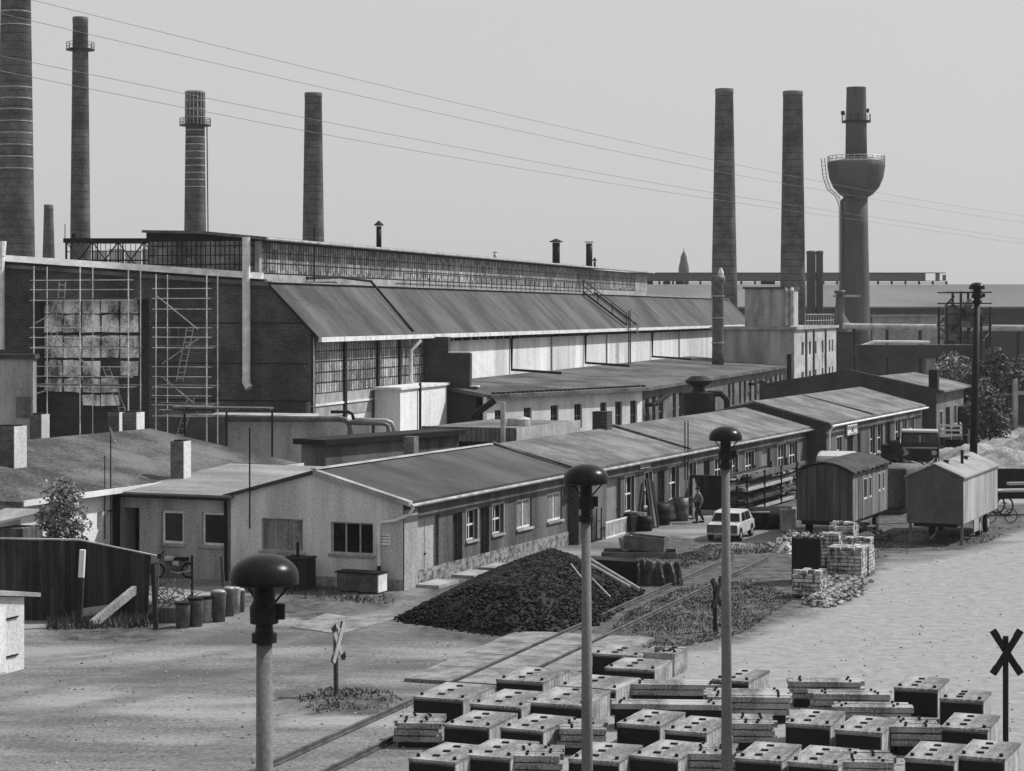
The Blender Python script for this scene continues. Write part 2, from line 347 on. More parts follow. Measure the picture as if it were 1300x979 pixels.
# crossing slabs
cr = thing('crossing_plate', 'pale concrete slabs laid flush beside the rails as a crossing', 'concrete slab', r0)
for (o0, o1) in ((-1.5, -.12), (.12, 1.38), (1.62, 3.1)):
    for k in range(4):
        s0 = -.6+k*2.4; m_ = MB(); q = [r0+rd*a_+rn*b_-r0 for a_, b_ in ((s0, o0), (s0, o1), (s0+2.36, o1), (s0+2.36, o0))]
        m_.prism([Vector((p.x, p.y, .01)) for p in q], (0, 0, .09+.004*k)); m_.build('slab', slab_g, cr)
q = gp((368, 797), (400, 801), (430, 806), (500, 787), (496, 780), (440, 783), (415, 779)); m_ = MB(); m_.prism([(x, y, .004) for x, y in q], (0, 0, .02)); tag(m_.build('pavement', slab_g), 'pale concrete slab in the yard behind the edge-on crossing sign', None, None, 'structure')

# ================================================================ the workshop row
RZ = math.atan2(.921, .389)
D1 = Vector((.389, .921, 0)); E1 = Vector((-.921, .389, 0))
A0 = Vector((-4.08, 79.8, 0))
def s_of(u, o): k = (u-650)/F; return (k*o.y-o.x)/(.389-.921*k)
side = lambda u, d, z: (u, d, z)
def gable_place(x0): return lambda u, d, z: (x0+d, u, z)
def back_place(W): return lambda u, d, z: (u, W-d, z)
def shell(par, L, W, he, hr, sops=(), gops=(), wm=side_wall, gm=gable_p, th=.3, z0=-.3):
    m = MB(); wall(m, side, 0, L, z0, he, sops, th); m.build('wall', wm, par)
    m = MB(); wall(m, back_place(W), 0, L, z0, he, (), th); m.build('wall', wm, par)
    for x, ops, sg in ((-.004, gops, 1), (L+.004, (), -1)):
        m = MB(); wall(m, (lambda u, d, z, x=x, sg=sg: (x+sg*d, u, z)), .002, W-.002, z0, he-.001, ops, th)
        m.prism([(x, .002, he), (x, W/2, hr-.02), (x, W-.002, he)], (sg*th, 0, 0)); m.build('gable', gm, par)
def ridge_roof(par, L, W, he, hr, m_=felt, ov=.3, ex=.15, th=.13):
    sl = (hr-he)/(W/2); p = [(-ov, he-ov*sl), (W/2, hr), (W+ov, he-ov*sl)]
    m = MB(); m.prism([(-ex, y, z+.003) for y, z in p]+[(-ex, y, z+th) for y, z in reversed(p)], (L+2*ex, 0, 0)); o = m.build('roof', m_, par); return o
def open_set(par, o, items):
    ops = []
    for it in items:
        a_, b_ = s_of(it[0], o), s_of(it[1], o); ops.append((a_, b_, it[2], it[3], it[4]))
    return ops
def fill(par, place, ops):
    for a_, b_, z0, z1, k in ops:
        if k == 'w': window(par, place, a_, b_, z0, z1, cols=2, rows=2, trim=True)
        elif k == 'wt': window(par, place, a_, b_, z0, z1, cols=3, rows=2, trim=True)
        elif k == 'W': window(par, place, a_, b_, z0, z1, cols=2, rows=1, gm=curtain, d=.08, fw=.09)
        elif k == 'd': door(par, place, a_, b_, z0, z1, m=paint_d, d=.22)
        elif k == 'dl': door(par, place, a_, b_, z0, z1, m=paint_m)
        elif k == 'dd': door(par, place, a_, b_, z0, z1, m=plaster, double=True)
        elif k == 'p': window(par, place, a_, b_, z0, z1, cols=3, rows=1, d=.12, fm=plaster)
        elif k == 'pc': window(par, place, a_, b_, z0, z1, cols=3, rows=1, d=.10, gm=curtain, fm=plaster_b)
def gutter(par, L, y, z, m=metal_l, x0=-.15, r=.07):
    g = MB(); g.tube([(x0, y, z), (L+.15, y, z)], r, 8); g.build('gutter', m, par)
W1 = 7.44
b1 = thing('workshop_building', 'nearest low workshop with gable of two wide windows and tarred roof', 'building', A0, RZ)
ops = open_set(b1, A0, [(530, 557, .12, 2.6, 'dd'), (575, 587, .15, 2.5, 'd'), (592, 606, 1.28, 2.5, 'w'), (609.5, 621, .15, 2.5, 'd'), (625, 639, 1.28, 2.5, 'w'), (656, 675, 1.25, 2.5, 'W'), (695, 713.5, 1.25, 2.5, 'W')])
def t_of(u): k = (u-650)/F; return (A0.x-k*A0.y)/(.921+.389*k)
gops = [(t_of(473.5), t_of(420), 1.27, 2.47, 'p'), (t_of(384.5), t_of(332), 1.25, 2.5, 'pc')]
shell(b1, 17, W1, 3.3, 4.3, ops, gops); fill(b1, side, ops); fill(b1, gable_place(0), gops)
rf = ridge_roof(b1, 16.8, W1, 3.3, 4.3, felt)
m_ = MB(); m_.box((12.4, W1/2+1.9, 4.45), (.5, .5, 1.1)); m_.build('chimney', brick_m, rf)
sl = 1/(W1/2)
m_ = MB(); m_.prism([(-.22, -.34, 3.18), (-.22, W1/2, 4.27), (-.22, W1/2, 4.45), (-.22, -.34, 3.36)], (.34, 0, 0)); m_.build('verge_board', concrete, rf)
m_ = MB(); m_.prism([(-.2, W1/2-.14, 4.45), (-.2, W1/2+.14, 4.45), (-.2, W1/2+.1, 4.5), (-.2, W1/2-.1, 4.5)], (17, 0, 0)); m_.build('ridge_cap', concrete, rf)
m_ = MB(); pbox(m_, side, .35, 17, -.03, -.003, -.2, .62); m_.build('foundation', stone, b1)
m_ = MB(); pbox(m_, side, -.0, ops[0][0]-.06, -.045, -.032, -.2, 3.0); m_.build('corner_render', plaster, b1)
m_ = MB(); m_.prism([(-.03, .02, -.2), (-.03, W1-.02, -.2), (-.03, W1-.02, .35), (-.03, .02, .4)], (.025, 0, 0)); m_.build('plinth', plaster_b, b1)
gutter(b1, 17, -.42, 3.2)
m_ = MB(); m_.tube([(.0, -.42, 3.12), (.0, -.25, 2.85), (-.12, .3, 2.62), (-.14, .85, 2.55), (-.14, .95, 2.4), (-.14, .95, .9)], .06, 8); m_.build('downpipe', white_p, b1)
m_ = MB(); m_.tube([(-.14, .95, .9), (-.14, .95, 0)], .08, 8); m_.build('standpipe', metal_d, b1)
for s_, u_ in ((ops[0][0], 1), (ops[1][0], 1), (ops[3][0], 1)):
    m_ = MB(); m_.bx(s_-.2, s_+1.6, -1.0, -.035, -.1, .12); m_.build('step', concrete, b1)
m_ = MB(); m_.prism([(16.95, -.7, 3.25), (16.95, W1/2, 4.55), (16.95, W1+.3, 3.3), (16.95, W1+.3, 3.0), (16.95, W1/2, 4.1), (16.95, -.75, 2.95)], (.3, 0, 0)); m_.build('fire_wall', side_wall, b1)
sg = thing('wall_sign', 'small white notice board on the gable beside the downpipe', 'sign', A0+E1*t_of(487)+Vector((0, 0, 1.9))-D1*.02, RZ)
m_ = MB(); m_.bx(-.04, -.01, -.32, .32, -.22, .22); m_.build('board', white_p, sg)
m_ = MB(); rr = random.Random(3)
for row, z in enumerate((.11, .0, -.11)):
    y = -.27
    while y < .25:
        w_ = rr.uniform(.03, .09); m_.bx(-.044, -.0405, y, min(y+w_, .27), z-.02, z+.02); y += w_+.025
m_.build('lettering', metal_m, sg)
# section 2 and 3: longer, a little forward
A2 = A0-E1*.4+D1*17.25
b2 = thing('workshop_building', 'middle workshop of the row with bins, ladder and planks before its doors', 'building', A2, RZ)
def mk(par, o, items): return open_set(par, o, items)
ops2 = mk(b2, A2, [(735.5, 746, .1, 2.5, 'd'), (770, 788, .1, 2.65, 'dl'), (793, 805, .9, 2.62, 'w'), (817.5, 827.5, .9, 2.62, 'w'), (834.5, 843.5, .1, 2.55, 'd'), (849, 861.5, .95, 2.65, 'w')])
L2 = 15.2
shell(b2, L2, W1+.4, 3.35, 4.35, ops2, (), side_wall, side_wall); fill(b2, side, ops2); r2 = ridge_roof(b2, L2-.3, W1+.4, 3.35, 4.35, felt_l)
gutter(b2, L2, -.4, 3.22)
m_ = MB(); pbox(m_, side, ops2[-1][0]-4.4, ops2[-1][0]-2.9, -.05, -.003, 2.85, 3.12); m_.build('vent_panel', plaster_b, b2)
m_ = MB(); m_.prism([(L2-.14, -.3, 3.5), (L2-.14, (W1+.4)/2, 4.62), (L2-.14, W1+.6, 3.5), (L2-.14, W1+.6, 3.2), (L2-.14, (W1+.4)/2, 4.2), (L2-.14, -.3, 3.15)], (.28, 0, 0)); m_.build('parapet', metal_m, b2)
m_ = MB(); m_.box((L2-1.4, W1/2+.3, 4.75), (.8, .8, 1.2)); m_.build('chimney', brick_d, r2)
A3 = A0-E1*.4+D1*32.5
b3 = thing('workshop_building', 'long workshop of the row behind the timber rack and pale roof', 'building', A3, RZ)
ops3 = mk(b3, A3, [(873, 883.5, .95, 2.65, 'w'), (893.5, 901, .1, 2.6, 'd'), (907, 918, 1.3, 2.6, 'wt'), (926.5, 936.5, 1.3, 2.6, 'wt'), (945.5, 957, .95, 2.6, 'wt'), (967, 978, .1, 2.6, 'dl'), (987, 997.5, .95, 2.65, 'wt'), (1001.5, 1012, .95, 2.65, 'wt')])
L3 = 24.1
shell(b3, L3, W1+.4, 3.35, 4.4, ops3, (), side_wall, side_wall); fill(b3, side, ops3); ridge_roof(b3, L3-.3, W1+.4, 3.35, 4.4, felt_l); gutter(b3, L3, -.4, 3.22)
A4 = A0-E1*1.6+D1*56.6
b4 = thing('workshop_building', 'taller workshop of the row with signboard over its door', 'building', A4, RZ)
ops4 = mk(b4, A4, [(1062, 1068.5, .9, 2.6, 'w'), (1075.5, 1083, .1, 2.5, 'd'), (1088, 1092, .1, 2.6, 'dl'), (1104, 1110.5, 1.0, 2.9, 'w'), (1113, 1120.5, 1.0, 2.9, 'w'), (1124, 1130, .1, 2.9, 'd'), (1136, 1142.5, 1.2, 2.9, 'w'), (1146, 1151, 1.2, 2.9, 'w'), (1155, 1160.5, 1.2, 2.9, 'w')])
shell(b4, 27.9, 9.2, 3.6, 4.8, ops4, (), side_wall, brick_d); fill(b4, side, ops4)
ridge_roof(b4, 27.7, 9.2, 3.6, 4.8, felt_l); gutter(b4, 27.9, -.42, 3.45, white_p)
m_ = MB(); m_.prism([(11, -.3, 3.78), (11, 4.6, 4.98), (11, 9.4, 3.8), (11, 9.4, 3.7), (11, 4.6, 4.88), (11, -.3, 3.66)], (.3, 0, 0)); m_.build('fire_wall', metal_m, b4)
m_ = MB(); m_.tube([(.05, -.42, 3.4), (.05, -.2, 3.1), (.05, -.1, 0)], .07); m_.build('downpipe', white_p, b4)
sgd = thing('sign_board', 'white signboard with a dark emblem above the dark workshop door', 'sign', A4+D1*((ops4[1][0]+ops4[1][1])/2)-E1*(-.0), RZ)
m_ = MB(); m_.bx(-1.3, 1.3, -.16, -.08, 2.62, 3.25); m_.build('board', white_p, sgd)
m_ = MB(); m_.prism([(-.35, -.165, 3.12), (-.1, -.165, 2.98), (.25, -.165, 3.14), (.08, -.165, 2.94), (.3, -.165, 2.76), (-.05, -.165, 2.86), (-.38, -.165, 2.78), (-.16, -.165, 2.93)], (0, -.01, 0)); m_.bx(-1.0, 1.0, -.175, -.165, 2.68, 2.71); m_.build('emblem', metal_d, sgd)
# end block
A5 = Vector((31.6, 158.6, 0)); RZ5 = math.atan2(.93, .36)
b5 = thing('workshop_building', 'end workshop of the row with dark blank gable and board-clad lit side', 'building', A5, RZ5)
o5 = [(1.6, 2.8, 1.7, 3.0, 'w'), (4.3, 6.2, 0, 3.2, 'd'), (8, 9.2, 1.8, 3.2, 'w'), (10.2, 11.2, 0, 1.6, 'd')]
m_ = MB(); wall(m_, side, 0, 13, -.3, 4.5, [o[:4] for o in o5], .3); m_.build('wall', mat('boarding_pale', .16, .28, 1, 8, kind='boards', kw=.9, ks=.3, gap=.12), b5); fill(b5, side, o5)
m_ = MB(); m_.prism([(-.01, -.02, -.3), (-.01, 13.5, -.3), (-.01, 13.5, 4.95), (-.01, 6.5, 6.15), (-.01, -.02, 4.75)], (.35, 0, 0)); m_.build('gable', brick_d, b5)
m_ = MB(); m_.prism([(.4, -.6, 4.5), (4.5, 4, 5.5), (13.4, 4, 5.5), (13.6, -.6, 4.5)], (0, 0, .14)); m_.prism([(.4, -.6, 4.5), (4.5, 4, 5.5), (.4, 4, 5.5)], (0, 0, .14)); m_.prism([(.4, 4, 5.503), (13.4, 4, 5.503), (13.4, 12, 4.6), (.4, 12, 4.6)], (0, 0, .14)); r5 = m_.build('roof', felt_l, b5)
m_ = MB(); m_.bx(.1, .9, -.1, .55, 4.6, 6.2); m_.build('chimney', metal_d, r5)
# wing left of the gable
b6 = thing('workshop_wing', 'low grey wing with two white-framed windows and an open dark door', 'building', A0+E1*7.46+D1*.12, RZ)
wp = gable_place(0); wo6 = [(t_of(u1)-7.46, t_of(u0)-7.46, z0, z1, k) for u0, u1, z0, z1, k in ((254, 285, 1.32, 2.62, 'p1'), (203, 231, 1.32, 2.62, 'p1'), (153, 175, .02, 2.68, 'hole'))]
m_ = MB(); wall(m_, wp, 0, 5.25, -.3, 3.22, [o[:4] for o in wo6], .3); m_.build('wall', plaster_b, b6)
for o in wo6[:2]: window(b6, wp, *o[:4], cols=1, d=.1, fw=.1)
door(b6, (lambda u, d, z: (1.2+d, u, z)), wo6[2][0]-.2, wo6[2][1]+.2, .02, 2.68, m=paint_d, d=0)
m_ = MB(); m_.prism([(-.35, -.15, 3.2), (8.6, -.15, 3.72), (8.6, -.15, 3.86), (-.35, -.15, 3.33)], (0, 5.3, 0)); r6 = m_.build('roof', mat('roof_pale', .22, .40, .5, 9, streak=(1, .3, 1)), b6)
m_ = MB(); m_.tube([(-.42, -.1, 3.2), (-.42, 5.2, 3.2)], .07); m_.build('gutter', metal_d, b6)
m_ = MB(); m_.tube([(-.42, .05, 3.2), (-.15, .2, 2.8), (-.12, .2, 0)], .07); m_.build('downpipe', metal_d, b6)
m_ = MB(); m_.bx(8.3, 8.6, -.1, 5.2, -.2, 3.7); m_.build('wall', plaster_b, b6)
def chimney_part(par, loc, wx, wy, h, bm=brick_m):
    """wx along the row, wy across; right hand face is plastered white"""
    m = MB(); x, y, z = loc; m.bx(x-wx/2, x+wx/2, y-wy/2, y+wy/2, z, z+h); c = m.build('chimney', bm, par)
    m = MB(); m.bx(x-wx/2-.005, x+wx/2+.005, y-wy/2-.03, y-wy/2-.002, z, z+h+.01); m.build('plaster_face', white_pl, c)
    m = MB(); m.bx(x-wx/2+.1, x+wx/2-.1, y-wy/2+.1, y+wy/2-.1, z+h, z+h+.06); m.build('flue', metal_d, c)
def loc_in(u, Y, base, z=0):   # world point to a row-aligned thing's local xy
    p = Vector((U(u, Y), Y, 0))-Vector((base.x, base.y, 0)); return (p.dot(D1), p.dot(E1), z)
x_, y_, _ = loc_in(229, 88.3, b6.location); chimney_part(b6, (x_, y_, 3.35), .55, .62, 1.75)
# big hipped block on the left
CB = Vector((-15.77, 84.73, 0))-D1*6.33
b7 = thing('hipped_building', 'low wide hipped-roof building at left with plastered chimneys', 'building', CB, RZ)
so7 = [(5.0, 5.35, 1.9, 2.6, 'h'), (4.2, 4.4, 1.9, 2.6, 'h')]
m_ = MB(); wall(m_, side, 0, 20.7, -.3, 3.5, [o[:4] for o in so7[:1]], .3); m_.build('wall', white_pl, b7)
window(b7, side, *so7[0][:4], cols=1, rows=1, sill=False)
for (a_, b_, c_, d_) in ((-.002, .3, .002, 12), (20.4, 20.7, .002, 12), (.302, 20.38, 11.7, 12)): m_ = MB(); m_.bx(a_, b_, c_, d_, -.3, 3.49); m_.build('wall', plaster_b, b7)
m_ = MB(); e_ = .4; zz = 3.45; q = [(-e_, -e_, zz), (21.1, -e_, zz), (21.1, 12.4, zz), (-e_, 12.4, zz)]; r_a, r_b = (6, 6, 5.1), (18.2, 6, 5.1)
vs_ = q+[r_a, r_b]; m_.add(vs_+[(x, y, z-.14) for x, y, z in q], [(0, 1, 5, 4), (1, 2, 5), (2, 3, 4, 5), (3, 0, 4), (6, 7, 1, 0), (7, 8, 2, 1), (8, 9, 3, 2), (9, 6, 0, 3), (6, 9, 8, 7)])
r7 = m_.build('roof', felt_s, b7)
m_ = MB(); m_.bx(-e_-.01, 21.1, -e_-.06, -e_-.005, 3.28, 3.5); m_.build('fascia', white_pl, r7)
def rp7(u, Y): return loc_in(u, Y, CB)[:2]
for u, Y, z0, wx, wy, h in ((14, 84, 4.0, .8, .85, 1.95), (50, 97, 4.3, .6, .62, 1.5), (148, 99, 4.55, .55, .62, 1.25), (169, 98, 4.5, .65, .75, 1.35)):
    x_, y_ = rp7(u, Y); chimney_part(r7, (x_, y_, z0), wx, wy, h)
m_ = MB()
for s_ in (6.02, 6.2, 6.35): m_.tube([(s_, -.1, 3.2), (s_, -.1, 0)], .05)
m_.tube([(5.6, -.12, 2.6), (6.6, -.12, 2.6)], .03); m_.build('downpipe', metal_d, b7)
def pole(name, label, cat, p, h, r=.03, m=metal_d, tilt=(0, 0), group=None):
    o = MB().tube([(0, 0, 0), (tilt[0], tilt[1], h)], r, 8).build(name, m); o.location = p; tag(o, label, cat, group); return o
pole('antenna_mast', 'thin dark antenna mast fixed to the wall corner left of the wing door', 'mast', (U(140.5, 83.9), 83.9, 1.2), 4.6, .025)
pole('antenna_mast', 'short aerial rod beside the taller mast at the wing corner', 'mast', (U(133, 83.9), 83.9, 1.5), 3.3, .02)
pole('antenna_mast', 'tall thin mast clamped to the pale gable near its left end', 'mast', (U(317, 82.1), 82.1, 2.1), 3.9, .03)
m_ = MB(); m_.add([P(139, 541, 83.9), P(143, 548, 83.9), P(149, 562, 84.0), P(146, 560, 83.95), P(140, 552, 83.9)], [(0, 1, 2, 3, 4)]); fl = m_.build('flag', white_pl); fl.modifiers.new('thick', 'SOLIDIFY').thickness = .02; tag(fl, 'small pale pennant hanging from the mast above the hipped roof', 'flag')
for u, lb in ((869.5, 'left one of two thin rods rising at the workshop eave'), (873.5, 'right one of two thin rods rising at the workshop eave')):
    pole('antenna_mast', lb, 'mast', (U(u, 108.7), 108.7, 1.9), 3.0, .03)
# ================================================================ the great hall
H0 = Vector((-11.8, 125, 0)); HR = math.atan2(.962, .272); D2 = Vector((.272, .962, 0)); E2 = Vector((-.962, .272, 0))
def hs(u, off=0): o = H0-E2*off; k = (u-650)/F; return (k*o.y-o.x)/(.272-.962*k)
def ht(u): k = (u-650)/F; return (H0.x-k*H0.y)/(.962+.272*k)
hall = thing('factory_hall', 'huge dark brick factory hall with steep ribbed roof and long glazed clerestory', 'factory hall', H0, HR)
HL = 155; band = lambda y: 12.5+(y-3.75)*.069
t_a, t_b = 10.4, 18.0
def hz(u, v, x): Y = H0.y+D2.y*x+E2.y*ht(u); return Z(v, Y)
m_ = MB()
m_.prism([(0, 0, -.5), (0, t_a, -.5), (0, t_a, band(t_a)), (0, 3.0, band(3.0)), (0, 2.55, 11.95), (0, 0, 9.25)], (.4, 0, 0))
m_.prism([(0, t_a+.001, 11.3), (0, t_b, 11.3), (0, t_b, band(t_b)), (0, t_a+.001, band(t_a))], (.4, 0, 0))
m_.prism([(0, t_b+.001, -.5), (0, 34, -.5), (0, 34, band(34)), (0, t_b+.001, band(t_b))], (.4, 0, 0))
m_.build('gable', brick_hall, hall)
for z in (9.8, 7.4, 5.2):
    m_ = MB(); m_.bx(-.03, -.004, .2, t_a-.1, z, z+.07); m_.build('brick_course', metal_d, hall)
# broken panel wall set back in the gable opening, five by five
for i in range(5):
    for j in range(6):
        if (i, j) in ((1, 2), (0, 0), (4, 0), (3, 0), (0, 1)): continue
        y0 = t_a+1.15+i*1.28; hts = [4.8, 5.6, 6.6, 7.7, 9.25, 10.95]; z0 = hts[j]; z1 = hts[j+1]-.2 if j < 5 else 11.6
        if j == 5: z0 = 10.4; z1 = 11.25
        if j == 4: z1 = 10.3
        m_ = MB(); a_, b_, c_, d_ = [random.uniform(-.05, .05) for _ in range(4)]
        m_.prism([(.9, y0+a_, z0+b_), (.9, y0+1.18+b_, z0+a_), (.9, y0+1.17+c_, z1+c_), (.9, y0+.6, z1+d_+.03), (.9, y0+.03+d_, z1)], (.15, 0, 0)); m_.build('wall_panel', conc_panel, hall)
m_ = MB(); m_.bx(1.1, 1.4, t_a+.4, t_b, -.5, 11.6); m_.bx(.42, 1.09, t_b-.01, t_b+.4, -.5, 11.6); m_.build('inner_wall', brick_d, hall)
m_ = MB(); y_ = 34
m_.add([(-.55, 3.0, band(3)-.02), (-.55, y_, band(y_)-.02), (-.2, y_, band(y_)+.36), (-.2, 3.0, band(3)+.36), (-.02, 3.0, band(3)-.02), (-.02, y_, band(y_)-.02), (-.02, y_, band(y_)+.36), (-.02, 3.0, band(3)+.36)], [(0, 1, 2, 3), (0, 4, 5, 1), (3, 2, 6, 7), (0, 3, 7, 4), (1, 5, 6, 2), (4, 7, 6, 5)]); m_.build('fascia', white_p, hall)
# steep ribbed roof facing the yard
m_ = MB(); m_.prism([(-.35, -.55, 8.85), (-.35, 2.55, 12.0), (-.35, 2.55, 12.2), (-.35, -.55, 9.03)], (HL+.7, 0, 0)); rfh = m_.build('roof', corr, hall)
m_ = MB(); m_.prism([(-.3, 2.56, 12.0), (-.3, 34, 14.15), (-.3, 34, 14.35), (-.3, 2.56, 12.24)], (HL+.6, 0, 0)); m_.build('upper_roof', felt_l, hall)
m_ = MB(); m_.bx(-.38, HL+.3, 2.35, 2.75, 12.245, 12.3); m_.build('ridge_flashing', concrete, rfh)
m_ = MB(); m_.prism([(-.4, -.6, 8.83), (-.4, -.55, 8.83), (-.4, 2.5, 11.95), (-.4, 2.5, 12.15), (-.4, -.6, 9.03)], (.045, 0, 0)); m_.build('verge', metal_d, rfh)
for i in range(40):
    m_ = MB(); m_.bx(-.3+i*3.88, 3.5+i*3.88, -.78, -.57, 8.72, 9.0); m_.build('gutter_length', white_p, rfh)
# side wall
sw = [(0, hs(536), 'glz'), (hs(536), HL, 'white')]
m_ = MB(); m_.bx(0, HL, .05, .35, -.5, 5.2); m_.bx(hs(571)-5, HL, .05, .35, 5.2, 9.2); wo_ = m_.build('side_wall', white_pl, hall)
m_ = MB(); m_.bx(.42, 21.4, -.0, .045, 4.2, 5.6); m_.build('spandrel', concrete, hall)
m_ = MB(); m_.bx(.42, 21.4, .02, .04, 5.65, 8.72); g_ = m_.build('glazing', glaz, hall)
m_ = MB()
for i in range(50): m_.bx(.42+i*.43, .47+i*.43, .003, .018, 5.65, 8.72)
for z in (5.62, 6.25, 6.87, 7.5, 8.12, 8.72): m_.bx(.42, 21.4, -.002, .016, z, z+.06)
tag(m_.build('glazing_bars', metal_d, g_), None, None, None, 'stuff')
for x in (0.0, 5.4, 11.5, 15.8): m_ = MB(); m_.bx(x, x+.4, -.12, .0, -.5, 9.0); m_.build('steel_column', metal_d, hall)
m_ = MB(); m_.bx(0, 21.4, -.08, .0, 4.9, 5.02); m_.build('light_rail', white_pl, hall)
m_ = MB(); m_.bx(-.02, .12, -.16, -.125, -.5, 9); m_.build('corner_strip', metal_l, hall)
for u in (648, 742, 827): x = hs(u); m_ = MB(); m_.tube([(x, -.7, 8.7), (x, -.1, 8.4), (x, -.1, 6.0), (x+.5, -4, 5.75)], .12); m_.build('downpipe', metal_d, hall)
for u in (700, 770, 862, 800): x = hs(u); m_ = MB(); m_.tube([(x, -.02, 8.8), (x, -.02, 5.6)], .08); m_.build('seam', plaster, hall)
m_ = MB(); m_.tube([(7, 3.0, 12.6), (13, 3.0, 12.75), (17.5, 2.5, 12.55), (17.5, -.5, 9.2)], .09); m_.build('roof_pipe', metal_d, hall)
x = hs(520); m_ = MB(); m_.tube([(x, -.8, 8.6), (x-.6, -.3, 7.9), (x-.6, -.3, 5.9), (x, -.3, 5.6), (x+.3, -1.1, 5.6), (x+.3, -1.1, 1)], .12); m_.build('downpipe', white_p, hall)
# eave brackets shadow line
for i in range(60):
    m_ = MB(); xx = 24+i*2.15; m_.bx(xx, xx+.1, -.5, .04, 8.45, 8.8); m_.build('eave_bracket', metal_d, hall)
# clerestory
CL = 109; c0, c1 = 3.3, 10.6
m_ = MB(); m_.bx(.05, CL, c0, c1, 12.2, 12.75); m_.bx(.05, .4, c0, c0+.3, 12.75, 14.7); m_.bx(CL-6, CL, c0+.02, c1, 12.75, 14.75); m_.bx(.3, CL, c0+.5, c1-.2, 12.75, 14.7); clw = m_.build('clerestory', concrete, hall)
m_ = MB(); m_.bx(.42, CL-.5, c0+.05, c0+.08, 12.8, 14.65); gl = m_.build('glazing', glaz, clw)
m_ = MB()
for i in range(252): m_.bx(.42+i*.43, .47+i*.43, c0+.03, c0+.048, 12.8, 14.65)
for z in (12.78, 13.4, 14.02, 14.62): m_.bx(.42, CL-.5, c0+.02, c0+.047, z, z+.05)
tag(m_.build('glazing_bars', metal_d, gl), None, None, None, 'stuff')
m_ = MB(); m_.bx(.0, .03, c0+.3, c1-.1, 12.75, 14.7); g2 = m_.build('front_glazing', glaz2, clw)
m_ = MB(); m_.prism([(.02, c0, 14.69), (.02, c1, 14.69), (.02, c1, 15.26), (.02, (c0+c1)/2, 15.16), (.02, c0, 14.85)], (.3, 0, 0)); m_.build('gable_board', metal_d, clw)
m_ = MB()
for i in range(24): m_.bx(-.04, -.002, c0+.3+i*.31, c0+.34+i*.31, 12.75, 14.7)
for z in (12.75, 13.3, 13.85, 14.4): m_.bx(-.05, -.001, c0+.3, c1-.1, z, z+.05)
tag(m_.build('glazing_bars', metal_d, g2), None, None, None, 'stuff')
m_ = MB(); m_.prism([(-.4, c0-.6, 14.72), (-.4, (c0+c1)/2, 15.15), (-.4, c1+.1, 15.25), (-.4, c1+.1, 15.4), (-.4, (c0+c1)/2, 15.32), (-.4, c0-.6, 14.92)], (CL+.8, 0, 0)); m_.build('roof', metal_m, clw)
m_ = MB(); m_.tube([(-.45, c0-.7, 14.8), (CL+.4, c0-.7, 14.8)], .09); m_.build('gutter', metal_l, clw)
m_ = MB(); m_.tube([(-.5, 3.9, 14.9), (-.5, 3.9, 6.3), (-.55, 3.7, 6.0)], .24, 12); m_.build('downpipe', white_p, hall)
yl = ht(8); m_ = MB(); m_.tube([(-.8, yl, 13.9), (-.8, yl, 8.2)], .3, 12); m_.build('downpipe', white_p, hall)
m_ = MB(); m_.lathe([(.34, 0), (.42, .9)], 14, (-.8, yl, 13.9)); m_.build('hopper', white_p, hall)
# railing walkway and roof stair
m_ = MB(); xa, xb = hs(560), hs(790)
for i in range(40):
    xx = xa+(xb-xa)*i/39; m_.tube([(xx, 2.75, 12.2), (xx, 2.75, 13.25)], .03, 5)
for z in (12.75, 13.25): m_.tube([(xa, 2.75, z), (xb, 2.75, z)], .035, 5)
rl = m_.build('railing', metal_d, hall)
st = thing('roof_stair', 'dark steel stair with handrails climbing the ribbed hall roof', 'stair', H0+D2*hs(771), HR)
m_ = MB()
for yy in (0, 1): m_.tube([(4.5*yy, 2.3, 12.4), (4.5*yy+5, -.7, 9.3)], .1, 6); 
for k in range(4):
    f_ = k/3; m_.tube([(5*f_, 2.3-3*f_, 12.4-3.1*f_), (5*f_, 2.3-3*f_, 13.5-3.1*f_)], .05, 5)
m_.tube([(0, 2.3, 13.5), (5, -.7, 10.4)], .05, 5); m_.tube([(0, 2.3, 12.95), (5, -.7, 9.85)], .05, 5); m_.build('handrail', metal_d, st)
m_ = MB()
for xx in (5.0, 5.7): m_.tube([(xx, -.9, 5.2), (xx, -.9, 10.7)], .05, 5)
for k in range(16): m_.tube([(5, -.9, 5.4+k*.33), (5.7, -.9, 5.4+k*.33)], .025, 5)
m_.build('ladder', metal_d, st)
m_ = MB()
for z in (8.0, 8.8, 9.6, 10.4): m_.tube([(4.9, -.9, z), (4.9, -1.7, z), (5.8, -1.7, z), (5.8, -.9, z)], .03, 5)
for xx in (4.9, 5.35, 5.8): m_.tube([(xx, -1.7, 8), (xx, -1.7, 10.4)], .03, 5)
m_.build('safety_cage', metal_l, st)
# roof vents on the clerestory
def vent(u, v0, v1, r, lab, cap='cone', m=metal_d, y=6.0):
    k = (u-650)/F; o = H0+E2*y; x = (k*o.y-o.x)/(.272-.962*k); p = o+D2*x; zt = Z(v0, p.y); zb = 15.0
    t_ = thing('roof_vent', lab, 'roof vent', (p.x, p.y, zb)); h = zt-zb
    MB().lathe([(r, 0), (r, h-.25)], 14).build('pipe', m, t_, True)
    if cap == 'cone': MB().lathe([(r*1.9, h-.2), (r*1.8, h-.12), (.05, h+.15)], 14).build('cap', m, t_)
    else: MB().lathe([(r*1.45, h-.16), (r*1.45, h-.06)], 14).build('cap', metal_l, t_)
vent(481, 283, 312, .19, 'slim dark vent pipe with pointed cap, first along the hall roof'); vent(628.5, 319, 330, .14, 'stubby grey mushroom vent low on the hall roof', 'flat', metal_l)
vent(706, 305, 333, .36, 'dark chimney pipe with conical hat on the hall roof'); vent(748, 306, 335, .33, 'dark pipe with flat light rim at the far part of hall roof', 'flat')
